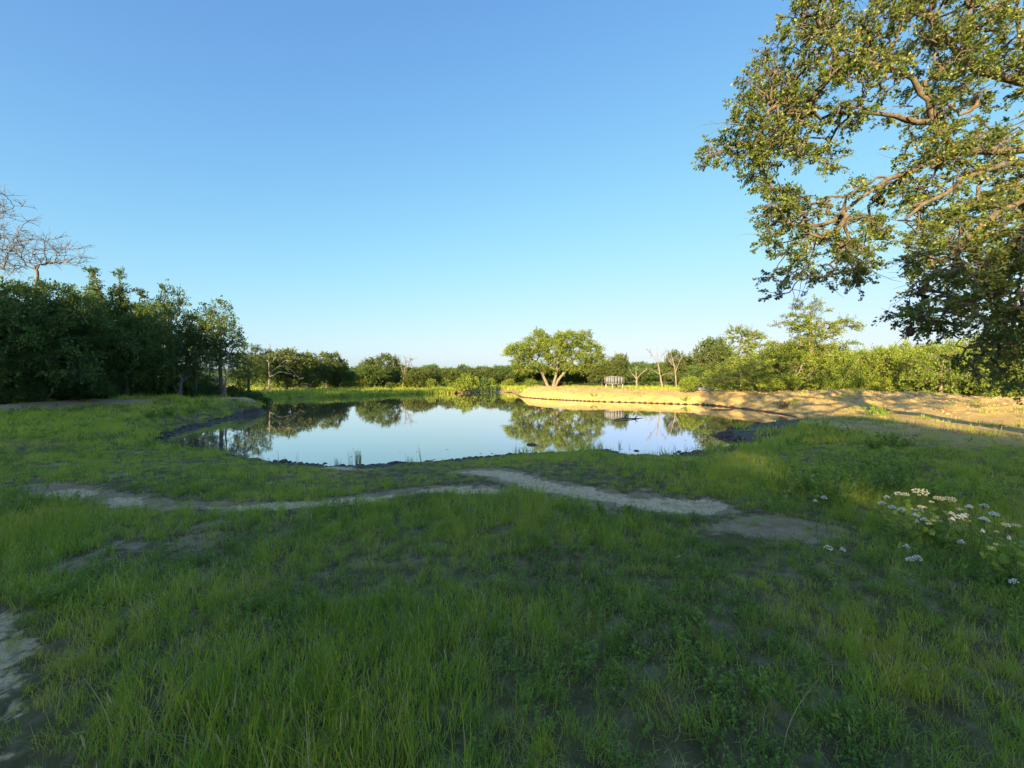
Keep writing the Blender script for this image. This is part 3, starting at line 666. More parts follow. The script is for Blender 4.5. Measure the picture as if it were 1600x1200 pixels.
# two leafy spires and a sunlit one
def spire(px, top, D, lab, mat, seed, lean=-10, base_y=500, w=9):
    P = FPX/D; x = (px-800)/P; g = gz(x, D); q = lambda a, b: np.array([(a-px)/P, 0, CAMZ+(HOR-b)/P-g])
    tr = [resample([q(px+8, 632), q(px+6, 560), q(px+3, base_y), q(px+lean*.4, top+16)], 12)]
    bl = []
    for i in range(7):
        u = i/6; c = q(px+lean*(1-u)+3*math.sin(i*2), top+6+(base_y-top)*u); rr = w*(.5+.9*u)/P; bl.append((c[0], 0, c[2], rr, rr, rr*.9))
    T = tree_meshes(seed, 7, bl, 60, .24, .34, 8, 12, .11, M[mat], M['bark'], .10, trunks=tr, droop=.02)
    plant_tree('spire_tree', T, (x, D, g), 0, 1, lab, 'tree')
spire(158, 420, 25, 'left one of two slim leafy spires above the left wood', 'dark_leaf', 81, -12)
spire(190, 421, 26, 'right one of two slim leafy spires above the left wood', 'dark_leaf', 82, -2)
spire(219, 452, 30, 'short sunlit yellowish treetop poking out of the left wood', 'oak_leaf', 83, 2, 510, 8)
# bare trees top left
def bare(px, D, trunk_px, bpx, seed, n, lab, r=.2):
    P = FPX/D; x = (px-800)/P; g = gz(x, D); q = lambda a, b, dy=0: np.array([(a-px)/P, dy, CAMZ+(HOR-b)/P-g])
    bl = []
    for a, b, rx, rz in bpx: c = q(a, b); bl.append((c[0], 0, c[2], rx/P, rx/P*.8, rz/P))
    T = tree_meshes(seed, 12, bl, n, .75, .95, 5, 1, .1, M['dark_leaf'], M['grey_twig'], r*.5, trunks=[resample([q(*a) for a in trunk_px], 12)], bare=True, twig_r=.011, droop=.1)
    plant_tree('dead_tree', T, (x, D, g), 0, 1, lab, 'dead tree')
bare(-45, 24, [(-45, 640), (-50, 520), (-42, 430), (-30, 390)], [(0, 345, 40, 45), (-60, 340, 60, 60), (20, 375, 28, 25), (-20, 400, 50, 25)], 85, 70, 'tall bare tree with fine grey twigs at the extreme upper left')
bare(52, 25, [(52, 640), (50, 540), (55, 460), (62, 432)], [(75, 395, 30, 25), (105, 400, 26, 16), (50, 400, 26, 22), (30, 415, 20, 15)], 86, 42, 'smaller bare treetop fanning above the left wood', .14)


# ------------------------------------------------------------------ the foreground oak
def big_oak():
    rng = np.random.default_rng(303); bx, by = 14.2, 8.6; g = gz(bx, by)
    root = empty('oak_tree', (bx, by, g)); tag(root, 'large foreground oak with crooked sunlit limbs reaching in from the upper right', 'tree')
    o0 = np.array([bx, by, g]); q = lambda px, py, D: at(px, py, D)-o0
    top = np.array([-.6, .2, 4.0]); tk = smooth_path([(0, 0, -.3), (.1, 0, .8), (-.15, .1, 2.2), (-.5, .15, 3.4), top], 14)
    mb = MB(); mb.tubes(tk, np.linspace(.46, .30, 14)*(1+.5*np.exp(-np.linspace(0, 8, 14))), 14); obj('trunk', mb.mesh('trunk', [M['oak_bark']], True), root)
    limbs = [
        ([top, q(1690, 255, 8.4), q(1600, 240, 8.3), q(1530, 240, 8.2), q(1478, 232, 8.1), q(1440, 252, 8.0), q(1405, 276, 7.8), q(1350, 300, 7.7), q(1305, 340, 7.6)], .17, .035),
        ([q(1478, 232, 8.1), q(1464, 212, 8.0), q(1450, 190, 7.9), q(1444, 155, 7.8), q(1420, 128, 7.8), q(1380, 112, 7.7), q(1330, 105, 7.7), q(1290, 125, 7.6)], .085, .025),
        ([q(1452, 192, 7.9), q(1420, 195, 7.7), q(1370, 185, 7.6), q(1330, 178, 7.5), q(1280, 190, 7.4), q(1230, 180, 7.4), q(1200, 165, 7.3)], .065, .018),
        ([top, q(1700, 170, 9.0), q(1600, 132, 8.8), q(1560, 128, 8.7), q(1515, 118, 8.6), q(1480, 98, 8.4), q(1455, 70, 8.3), q(1440, 30, 8.2)], .16, .06),
        ([q(1480, 98, 8.4), q(1500, 60, 8.5), q(1512, 20, 8.5), q(1510, -30, 8.5)], .06, .03),
        ([q(1585, 120, 8.8), q(1600, 95, 8.8), q(1575, 60, 9), q(1582, 15, 9), q(1570, -40, 9)], .07, .03),
        ([top, q(1680, 290, 8.0), q(1600, 252, 7.8), q(1555, 262, 7.6), q(1520, 272, 7.5), q(1490, 285, 7.4), q(1455, 310, 7.2), q(1410, 345, 7.0)], .12, .03),
        ([top, q(1700, 330, 7.4), q(1600, 300, 7.3), q(1550, 330, 7.2), q(1510, 370, 7.0), q(1470, 420, 6.9), q(1430, 460, 6.8)], .12, .03),
        ([top, q(1700, 420, 7.0), q(1620, 430, 6.9), q(1570, 470, 6.8), q(1530, 530, 6.8)], .10, .03),
        ([q(1520, 160, 8.4), q(1500, 190, 8.5), q(1475, 165, 8.5), q(1430, 150, 8.6)], .05, .02),
        ([top, q(1750, 60, 10), q(1700, -60, 10.5), q(1650, -200, 11)], .17, .05),
        ([top, q(1900, 100, 11), q(2000, 40, 12)], .17, .05), ([top, q(1950, 250, 8), q(2150, 230, 7)], .15, .05), ([top, top+np.array([1.5, 2.5, 1.5]), top+np.array([2.5, 4.5, 2.5])], .14, .05)]
    nodes = []
    for pts, r0, r1 in limbs:
        k = 14; p = smooth_path(pts, k); p[1:-1] += rng.normal(0, .035, (k-2, 3)); mb = MB(); mb.tubes(p, np.linspace(r0, r1, k)*.78*rng.uniform(.85, 1.2, k), 9)
        obj('limb', mb.mesh('limb', [M['oak_bark']], True), root); nodes.append(p[3:])
    base = np.concatenate(nodes)
    OUT = [(1240, -60), (1235, 0), (1225, 40), (1212, 60), (1190, 80), (1172, 110), (1152, 160), (1140, 190), (1112, 235), (1150, 258), (1160, 300), (1185, 310), (1205, 350), (1185, 372), (1212, 405), (1203, 440), (1212, 472), (1240, 468),
           (1262, 442), (1300, 428), (1330, 452), (1362, 440), (1392, 470), (1422, 500), (1462, 495), (1500, 505), (1545, 560), (1600, 560), (1700, 500), (1700, -60)]
    HOLE = [[(1480, 165), (1600, 150), (1600, 195), (1500, 205)], [(1300, 200), (1450, 230), (1440, 262), (1330, 290), (1270, 270)], [(1290, 300), (1340, 280), (1330, 330), (1300, 345)], [(1265, 150), (1300, 150), (1330, 170), (1280, 178)], [(1300, 470), (1390, 400), (1420, 430), (1380, 520)], [(1360, 330), (1400, 300), (1420, 350), (1380, 380)], [(1200, 250), (1290, 230), (1280, 300), (1220, 310)], [(1560, 30), (1600, 20), (1600, 60), (1570, 70)]]
    cl = []
    tries = 0
    while len(cl) < 540 and tries < 40000:
        tries += 1; px = rng.uniform(1100, 1700); py = rng.uniform(-60, 570)
        if not inside(np.array(px), np.array(py), OUT): continue
        if rng.random() < .92 and any(inside(np.array(px), np.array(py), h) for h in HOLE): continue
        if px > 1400 and py > 330: D = rng.uniform(5.8, 8.6)
        else: D = rng.uniform(6.8, 9.2)+(.6 if px > 1450 else 0)*rng.random()
        p = q(px, py, D)
        if all(np.sum((p-c)**2) > .235**2 for c in cl): cl.append(p)
    seen = len(cl)
    for _ in range(3000):     # the half of the crown outside the picture
        u = unit(rng.normal(0, 1, 3))*rng.uniform(.6, 1)*np.array([4.6, 5.0, 3.0])+np.array([1.2, 1.0, 6.0])
        w_ = u+o0
        if w_[1] > .5 and 800+w_[0]/w_[1]*FPX < 1720 and HOR-(w_[2]-CAMZ)/w_[1]*FPX > -70: continue
        if all(np.sum((u-c)**2) > .55**2 for c in cl[seen:]): cl.append(u)
        if len(cl) > seen+230: break
    cl = np.array(cl)
    # hanging sprays at lower right
    for px, py, D in [(1112, 237, 7.3), (1124, 240, 7.3), (1138, 226, 7.3), (1560, 575, 7.6), (1585, 560, 7.8), (1600, 590, 7.6), (1575, 600, 7.4), (1550, 555, 7.6), (1610, 540, 8), (1590, 530, 7.9), (1565, 520, 7.8), (1530, 560, 7.4), (1140, 246, 7.3), (1160, 232, 7.4), (1172, 250, 7.4), (1190, 240, 7.5), (1500, 560, 6.8), (1535, 590, 6.7), (1480, 520, 6.8), (1560, 540, 6.9), (1590, 520, 7), (1560, 500, 6.9), (1440, 488, 6.9), (1428, 500, 7), (1412, 492, 7), (1450, 500, 6.9), (1465, 505, 6.9)]: cl = np.vstack([cl, q(px, py, D)])
    wood = MB(); tw = MB(); PL = []; DL = []
    pos = base.copy(); plen = np.zeros(len(base)); allbr = []
    order = np.argsort([np.min(np.linalg.norm(base-c, axis=1)) for c in cl]); rad_hint = []
    parent = [-1]*len(pos)
    for ci in order:
        c = cl[ci]; d = np.linalg.norm(pos-c, axis=1); cost = d+.25*plen; j = int(np.argmin(cost)); a = pos[j]; L = np.linalg.norm(c-a); st = 5
        t = np.linspace(0, 1, st+1)[1:, None]; path = a+(c-a)*t; path[:-1] += rng.normal(0, .09*L+.02, (st-1, 3)); path[:, 2] += .08*L*np.sin(t[:, 0]*3.14)
        n0 = len(pos); allbr.append([j]+list(range(n0, n0+st))); parent += [j]+list(range(n0, n0+st-1)); pos = np.vstack([pos, path]); plen = np.r_[plen, plen[j]+L/st*np.arange(1, st+1)]
    wgt = np.zeros(len(pos))
    for b in allbr: wgt[b[-1]] += 1
    for i in range(len(pos)-1, len(base)-1, -1):
        if parent[i] >= len(base): wgt[parent[i]] += wgt[i]
    rad = .011*np.maximum(wgt, 1)**.5
    roots = {}
    for b in allbr:
        k_ = b[0]
        while k_ >= len(base): k_ = parent[k_]
        roots.setdefault(k_, []).append(b)
    for bs in roots.values():
        wood = MB(); wood.tubes(np.stack([pos[b] for b in bs]), np.stack([np.r_[rad[b[1]]*1.1, rad[b[1:]]] for b in bs]), 6); obj('branch', wood.mesh('branch', [M['oak_bark']], True), root)
    # leafless fine twigs inside the crown
    for _ in range(1000):
        j = rng.integers(len(base), len(pos)); d = unit(rng.normal(0, 1, 3)*np.array([1.3, .7, .8])+np.array([-.5, 0, -.1])); L = rng.uniform(.25, 1.0); t = np.linspace(0, 1, 5)[:, None]
        p = pos[j]+d*L*t+rng.normal(0, .03, (5, 3))*t; tw.tubes(p, np.array([.006, .005, .004, .003, .0015]), 4)
    for ci, b in enumerate(allbr):
        c = pos[b[-1]]; a = pos[b[-2]]; od = unit(c-a); inn = ci < seen or True; n = rng.integers(9, 14)
        d = unit(rng.normal(0, .8, (n, 3))*np.array([1, 1, .75])+od*.6); L = rng.uniform(.14, .40, n); t = np.linspace(0, 1, 4)
        p = c+d[:, None, :]*L[:, None, None]*t[None, :, None]+rng.normal(0, .012, (n, 4, 3))*t[None, :, None]; p[:, :, 2] -= .1*L[:, None]*t[None]**2
        tw.tubes(p, np.array([.006, .0045, .0035, .002])[None]*np.ones((n, 1)), 4)
        nl = 24; u = rng.uniform(.3, 1.03, (n, nl))**.7; i0 = np.clip((u*3).astype(int), 0, 2); f = u*3-i0; ar = np.arange(n)[:, None]
        lp = p[ar, i0]*(1-f[..., None])+p[ar, i0+1]*f[..., None]; lp += rng.normal(0, .018, lp.shape); PL.append(lp.reshape(-1, 3))
        dd = np.repeat(d, nl, 0)+rng.normal(0, .6, (n*nl, 3)); DL.append(dd)
    V, F = leaves(rng, np.concatenate(PL), np.concatenate(DL), .056, LEAF_OAK, .35)
    obj('twigs', tw.mesh('twigs', [M['grey_twig']], True), root); f_ = obj('crown', mesh_np('crown', V, F, mats=[M['oak_leaf']]), root); 
    
big_oak()

# woods behind the viewpoint and to its left: they stand there and shade the foreground
G6 = 'trees of the wood behind the viewpoint'
def behind(kn, x, y, h, w_):
    T, H, W = KIND[kn]; plant_tree('oak_tree', T, (x, y, gz(x, y)), R.uniform(0, 6.28), w_/W, 'oak of the out-of-frame wood behind the viewpoint', 'tree', G6, h/H)
Lx, Ly = math.sin(SUN_AZ), math.cos(SUN_AZ)
SH = [(-40, 12.3), (-27, 12.2), (-22, 9.0), (-14, 9.6), (-6, 9.8), (0, 9.6), (3, 10.5), (5.5, 10.0), (7.5, 7.6), (12, 6.2), (18, 6.0), (24, 6.0)]
u = -58.0
while u < 26:
    for back, hh in ((26, 2.9), (33, 4.4)):
        uu = u+R.uniform(-1, 1)
        if -1.7 < uu < 5.6: continue      # kept free for the unseen trees shaped by hand below
        h = np.interp(uu, [a for a, _ in SH], [b for _, b in SH])+hh+R.uniform(-.4, .7)
        x = uu*Ly-back*Lx; y = -uu*Lx-back*Ly
        if y > -6 and x > -12: y = -6-R.uniform(0, 4)
        behind(R.choice(['near0', 'near1', 'near2']), x, y, h, 7.5)
    u += 4.2

T_TALL = sized(tree_meshes(88, 16, [(0, 0, 14.0, 3.2, 3.0, 1.7), (1.8, 0, 13.7, 2, 2, 1.4), (-1.8, 0, 14.0, 2, 2, 1.5), (0, 0, 15, 2.2, 2, 1.1)], 90, .8, .9, 10, 16, .17, M['dark_leaf'], M['bark'], .3, tr_top=.66)); KIND['tall'] = T_TALL  # unseen tree, its crown raised so low sun passes beneath
for kn, u, back, h, w_ in [('near0', -1.8, 26, 12.4, 7.2), ('near1', 5.6, 26, 12.3, 7.2), ('near2', 1.9, 25, 8.5, 7.0), ('near1', 1.9, 28, 8.3, 7.5), ('near2', -2.2, 33, 13.8, 6.6), ('near0', 6.2, 33, 13.2, 6.6), ('tall', 1.9, 38, 15.4, 8.4)]:  # unseen trees added with a gap that lets a sun patch through
    behind(kn, u*Ly-back*Lx, -u*Lx-back*Ly, h, w_)

# ------------------------------------------------------------------ grass
def blade_tuft(name, seed, n, rad, h, w_, bend, mat, spread=.35, head=0.0, segs=3):
    r = np.random.default_rng(seed); a = r.uniform(0, 6.283, n); rr = rad*np.sqrt(r.random(n)); b = np.stack([rr*np.cos(a), rr*np.sin(a), -.02*np.ones(n)], 1)
    H = h*r.uniform(.45, 1.15, n); az = r.uniform(0, 6.283, n); tilt = r.normal(0, spread, n); bd = bend*r.uniform(.3, 1.4, n)
    dirx = np.stack([np.cos(az), np.sin(az), np.zeros(n)], 1); side = np.stack([-np.sin(az+r.normal(0, .6, n)), np.cos(az), np.zeros(n)], 1)
    V = []; k = segs+1
    for i in range(k):
        t = i/segs; ang = tilt+bd*t; z = H*t*np.cos(np.clip(ang*.75, -1.3, 1.3)); out_ = H*t*np.sin(ang*.75)
        c = b+dirx*out_[:, None]; c[:, 2] += z; wd = w_*(1-.85*t**1.5)*r.uniform(.8, 1.2, n)/2
        V += [c-side*wd[:, None], c+side*wd[:, None]]
    V = np.stack(V, 1); Q = np.array([[2*i, 2*i+1, 2*i+3, 2*i+2] for i in range(segs)]); Q = Q[None]+(np.arange(n)*2*k)[:, None, None]
    V = V.reshape(-1, 3); Q = Q.reshape(-1, 4); mb = MB(); mb.add(V, Q=Q)
    if head > 0:
        m = int(n*head)
        for i in range(m):
            tip = V.reshape(n, 2*k, 3)[i, -1]; p = np.array([tip+np.array([0, 0, d]) for d in (-.01, .012, .03, .045)]); mb.tubes(p, np.array([.001, .0032, .003, .0005]), 4)
    return bpy.data.objects.new(name, mb.mesh(name, [mat]))
def leaf_tuft(name, seed, n, rad, h, leaf, mat, nst=6):
    r = np.random.default_rng(seed); mb = MB(); P = []; D = []
    for i in range(nst):
        a = r.uniform(0, 6.28); q = rad*math.sqrt(r.random()); tip = np.array([q*math.cos(a)*1.6, q*math.sin(a)*1.6, h*r.uniform(.6, 1.1)]); b0 = np.array([q*math.cos(a)*.5, q*math.sin(a)*.5, -.02])
        t = np.linspace(0, 1, 4)[:, None]; p = b0+(tip-b0)*t; mb.tubes(p, np.array([.0022, .002, .0015, .001]), 3)
        k = n//nst; u = r.uniform(.25, 1, k)[:, None]; P.append(b0+(tip-b0)*u); an = r.uniform(0, 6.28, k); D.append(np.stack([np.cos(an), np.sin(an), r.uniform(.1, .8, k)], 1))
    V, F = leaves(r, np.concatenate(P), np.concatenate(D), leaf, LEAF_SIMPLE, 1.0); mb.add(V, T=F); return bpy.data.objects.new(name, mb.mesh(name, [mat]))
tufts = [blade_tuft('grass_tuft', 1, 34, .085, .16, .0048, .9, M['grass'], .35), blade_tuft('grass_tuft', 2, 30, .075, .21, .0044, .7, M['grass'], .28, .12), blade_tuft('grass_tuft', 3, 36, .10, .12, .0055, 1.3, M['grass'], .5),
         blade_tuft('grass_tuft', 4, 26, .07, .26, .0040, .6, M['grass'], .22, .3), leaf_tuft('clover_tuft', 5, 80, .08, .10, .017, M['herb_leaf']), blade_tuft('dry_tuft', 6, 24, .09, .15, .0042, 1.2, M['dry_grass'], .6, .1),
         leaf_tuft('forb_tuft', 7, 60, .06, .16, .024, M['herb_leaf'], 5), blade_tuft('grass_tuft', 8, 22, .12, .10, .006, 1.8, M['dry_grass'], .8), blade_tuft('grass_tuft', 10, 36, .10, .15, .0055, 1.0, M['light_grass'], .4), blade_tuft('litter', 9, 26, .14, .13, .004, .4, M['dry_grass'], 1.9)]
far_tufts = [blade_tuft('far_tuft', 11, 40, .22, .24, .013, .9, M['light_grass'], .35), blade_tuft('far_tuft', 12, 40, .25, .20, .014, .8, M['light_grass'], .35), blade_tuft('far_tuft', 13, 36, .25, .28, .012, .6, M['light_grass'], .3, .1), blade_tuft('far_dry', 14, 30, .22, .18, .011, 1.0, M['dry_grass'], .5), leaf_tuft('far_forb', 15, 90, .2, .2, .05, M['herb_leaf'], 8)]

def gn_scatter(name, P, rot, scl, idx, sources, label, kind_='stuff', cat=None):
    me = bpy.data.meshes.new(name); me.vertices.add(len(P)); me.vertices.foreach_set('co', np.asarray(P, np.float32).ravel())
    a = me.attributes.new('rot', 'FLOAT_VECTOR', 'POINT'); a.data.foreach_set('vector', np.asarray(rot, np.float32).ravel())
    a = me.attributes.new('scl', 'FLOAT_VECTOR', 'POINT'); a.data.foreach_set('vector', np.asarray(scl, np.float32).ravel())
    a = me.attributes.new('idx', 'INT', 'POINT'); a.data.foreach_set('value', np.asarray(idx, np.int32))
    o = obj(name, me); g = bpy.data.node_groups.new(name+'_nodes', 'GeometryNodeTree')
    g.interface.new_socket('Geometry', in_out='INPUT', socket_type='NodeSocketGeometry'); g.interface.new_socket('Geometry', in_out='OUTPUT', socket_type='NodeSocketGeometry')
    N = g.nodes; gi = N.new('NodeGroupInput'); go = N.new('NodeGroupOutput'); iop = N.new('GeometryNodeInstanceOnPoints'); iop.inputs['Pick Instance'].default_value = True
    j = N.new('GeometryNodeJoinGeometry')
    for s in reversed(sources):
        oi = N.new('GeometryNodeObjectInfo'); oi.inputs['Object'].default_value = s; oi.inputs['As Instance'].default_value = True; g.links.new(oi.outputs['Geometry'], j.inputs[0])
    def na(nm, t):
        n = N.new('GeometryNodeInputNamedAttribute'); n.data_type = t; n.inputs['Name'].default_value = nm; return n.outputs['Attribute']
    g.links.new(gi.outputs[0], iop.inputs['Points']); g.links.new(j.outputs[0], iop.inputs['Instance']); g.links.new(na('idx', 'INT'), iop.inputs['Instance Index'])
    g.links.new(na('rot', 'FLOAT_VECTOR'), iop.inputs['Rotation']); g.links.new(na('scl', 'FLOAT_VECTOR'), iop.inputs['Scale']); g.links.new(iop.outputs[0], go.inputs[0])
    md = o.modifiers.new('scatter', 'NODES'); md.node_group = g; tag(o, label, cat, None, kind_); return o

def sample(rng, dens_fn, regions):
    out_ = []
    for x0, x1, y0, y1, d in regions:
        n = int((x1-x0)*(y1-y0)*d); x = rng.uniform(x0, x1, n); y = rng.uniform(y0, y1, n)
        k = np.abs(x) < y*1.42+1.2; x, y = x[k], y[k]; out_.append(np.stack([x, y, np.full(len(x), d)], 1))
    return np.concatenate(out_)
rg = np.random.default_rng(99)
# near meadow
pts = sample(rg, None, [(-5, 5, .5, 3, 270), (-10, 10, 3, 6, 185), (-16, 16, 6, 11, 95)])
z, s, mk = terrain(pts[:, 0], pts[:, 1], True)
cover = (1-np.clip(mk['path']*1.25, 0, 1))*(1-.72*mk['dirt'])*(1-.88*mk['sand'])*(1-.93*mk['mud'])*(s > .05)
thin = .55+1.1*(fbm(pts[:, 0], pts[:, 1], 1.1, 3, 111)+.25)
cover = cover*np.clip(thin, .25, 1)*sstep(.7, 1.6, s+1.1*fbm(pts[:, 0], pts[:, 1], .7, 2, 7)+.7*sstep(-4, -6.5, pts[:, 0])+.5*sstep(3.5, 4.5, pts[:, 0]))+.03*(s > .3)
k = rg.random(len(pts)) < cover; pts = pts[k]; z = z[k]; s = s[k]; mk = {a: b[k] for a, b in mk.items()}; n = len(pts)
tall = fbm(pts[:, 0], pts[:, 1], 1.8, 3, 121); kindn = fbm(pts[:, 0], pts[:, 1], .9, 3, 131)+rg.normal(0, .10, n)
idx = np.where(kindn < -.16, 4, np.where(kindn < -.10, 6, np.where(kindn > .17, 3, rg.choice([0, 1, 2, 0], n))))
idx = np.where((mk['dirt'] > .35) & (rg.random(n) < .6), rg.choice([5, 7], n), idx); idx = np.where(rg.random(n) < .62*sstep(3.5, 8, pts[:, 1]+3*fbm(pts[:, 0], pts[:, 1], 1.5, 3, 161)), 8, idx); idx = np.where(rg.random(n) < .12, rg.choice([5, 9, 7], n), idx); idx = np.where((mk['dirt'] > .2) & (rg.random(n) < .35), 9, idx)
sc = rg.uniform(.45, .95, n)*(1+1.2*tall)*(1-.35*mk['dirt'])
mound = .45*np.exp(-(np.hypot((pts[:, 0]-3.9)/1.1, (pts[:, 1]-6.2)/.9))**2); sc = sc*(1+1.3*mound)
edge_ = np.clip(1-mk['path'], .4, 1); sc *= edge_
sc = sc*(1-.55*sstep(2.6, .8, s)*(pts[:, 0] > -6)); sc = np.clip(sc, .3, 2.6)
scl = np.stack([sc, sc, sc*(1+.25*tall)], 1); rot = np.stack([rg.normal(0, .16, n), rg.normal(0, .16, n), rg.uniform(0, 6.28, n)], 1)
gn_scatter('grass', np.stack([pts[:, 0], pts[:, 1], z], 1), rot, scl, idx, tufts, 'uneven green meadow grass with weeds in the foreground')
print('near tufts', n)
# farther grass
pts = sample(rg, None, [(-26, 26, 11, 18, 20), (-45, 45, 18, 30, 9), (-60, 60, 30, 60, 3.2), (-80, 80, 60, 85, 1.2)])
pts = np.concatenate([pts, sample(rg, None, [(-12, 0, 57, 66, 3), (-40, -3, 46, 62, 5)])])
z, s, mk = terrain(pts[:, 0], pts[:, 1], True)
cover = (1-np.clip(mk['path']*1.2, 0, 1))*(1-1.05*mk['dirt'])*(1-np.clip(.97-2.0*np.maximum(0, fbm(pts[:, 0], pts[:, 1], 1.5, 3, 151)), .4, 1)*mk['sand'])*(1-np.where(pts[:, 0] < -8, .35, .9)*mk['mud'])*(s > .12)
k = rg.random(len(pts)) < cover; pts = pts[k]; z = z[k]; s = s[k]; mk = {a: b[k] for a, b in mk.items()}; n = len(pts)
idx = rg.choice([0, 1, 2, 0, 1, 4], n); idx = np.where((mk['sand'] > .3) & (rg.random(n) < .75), 3, idx)
sc = rg.uniform(.7, 1.3, n)*(1+.9*fbm(pts[:, 0], pts[:, 1], 3, 3, 141))*(1+.012*pts[:, 1])*(1-.35*sstep(25, 18, pts[:, 1])*(pts[:, 0] < -6))*np.where(mk['sand'] > .3, .7, 1); farside = (pts[:, 1] > 44) & (pts[:, 0] < 4); sc = np.where(farside, sc*1.5, sc)
scl = np.stack([sc, sc, sc], 1); rot = np.stack([rg.normal(0, .12, n), rg.normal(0, .12, n), rg.uniform(0, 6.28, n)], 1)
gn_scatter('far_grass', np.stack([pts[:, 0], pts[:, 1], z], 1), rot, scl, idx, far_tufts, 'longer grass on the banks around the pond')
print('far tufts', n)

# ------------------------------------------------------------------ clods on the shore
def clod_mesh(seed, flat=.55):
    r = np.random.default_rng(seed); import bmesh
    bm = bmesh.new(); bmesh.ops.create_icosphere(bm, subdivisions=2, radius=1); off = r.uniform(0, 99)
    for v in bm.verts:
        c = v.co; k = 1+.45*float(fbm(c.x*1.3+off, c.y*1.3+c.z*2, 1, 2, 3))*2*.6; v.co = c*k; v.co.z *= flat
    me = bpy.data.meshes.new('mud_clod'); bm.to_mesh(me); bm.free(); me.materials.append(M['clod']); return me
clods = [clod_mesh(i) for i in range(4)]
rc = np.random.default_rng(12)
px_c = [(831, 696, 14, 'dark lump standing clear of the mud in the shallow water'), (1146, 704, 6, None), (995, 705, 8, None), (1062, 706, 6, None)]
for px, py, wp, lab in px_c:
    p = ground_at(px, py); o = obj('mud_clod', clods[rc.integers(4)]); sz = wp/FPX*p[1]/2; o.location = (p[0], p[1], p[2]-.01*0); o.scale = (sz*1.3, sz, sz*.8); o.rotation_euler = (0, 0, rc.uniform(0, 6))
    tag(o, lab or 'small dark mud clod lying in the shallows just off the near shore', 'clod', 'mud clods in the shallows' if not lab else None)
P = []
pl = resample([(a, b, 0) for a, b in (POND+POND)[len(POND)-8:len(POND)+28]], 4200)[:, :2]+rc.normal(0, .2, (4200, 2)); zz, ss, mk = terrain(pl[:, 0], pl[:, 1], True)
k = (ss > -.35) & (ss < .75) & (rc.random(len(pl)) < np.where(pl[:, 0] < -5, np.where(pl[:, 1] < 16.5, .55, .15), .95)); pl = pl[k]; zz = np.maximum(zz[k], WZ-.01)
d1 = rc.uniform(.015, .075, len(pl))**1.0; srcs = []
for c in clods: srcs.append(bpy.data.objects.new('clod_source', c))
gn_scatter('mud_clods', np.c_[pl, zz], np.c_[rc.normal(0, .2, (len(pl), 2)), rc.uniform(0, 6.28, len(pl))], np.c_[d1*1.3, d1, d1*.8], rc.integers(0, 4, len(pl)), srcs, 'churned clods of dark mud along the near water line')
# flotsam in the shallows
n = 5000; fx = rc.uniform(-13, 9, n); fy = rc.uniform(9.5, 19, n); zz, ss, mk = terrain(fx, fy, True)
k = (ss < -.08) & (ss > -2.2) & (rc.random(n) < .85*np.exp(ss/.6)*sstep(-.05, .2, fbm(fx, fy, 1.6, 3, 171))); d1 = rc.uniform(.008, .035, k.sum())
gn_scatter('floating_debris', np.c_[fx, fy, np.full(n, WZ)][k], np.c_[np.zeros((k.sum(), 2)), rc.uniform(0, 6.28, k.sum())], np.c_[d1*1.8, d1, d1*.35], rc.integers(0, 4, k.sum()), srcs, 'bits of bark, leaf and mud floating in the shallows')
# clods and pebbles on the berm
n = 2600; cr = np.array([c[:2] for c in CREST]); u = rc.uniform(0, 8.6, n); cx = np.interp(u, range(len(cr)), cr[:, 0])+rc.normal(0, 2.5, n)-1.2; cy = np.interp(u, range(len(cr)), cr[:, 1])+rc.normal(0, 2.5, n)-1.5
zz, ss, mk = terrain(cx, cy, True); k = (mk['sand'] > .5) & (ss > .1); sclod = [clod_mesh(9), clod_mesh(10)]
M['sand_clod'] = plain('sand_clod', (.40, .29, .16), .9, .15, .3, 8)
for m_ in sclod: m_.materials[0] = M['sand_clod']
s4 = [bpy.data.objects.new('clod_source', m_) for m_ in sclod]; d1 = rc.uniform(.02, .085, k.sum())
gn_scatter('earth_clods', np.c_[cx, cy, zz][k], np.c_[rc.normal(0, .3, (k.sum(), 2)), rc.uniform(0, 6.28, k.sum())], np.c_[d1*1.2, d1, d1*.7], rc.integers(0, 2, k.sum()), s4, 'loose clods of sandy earth scattered over the berm')

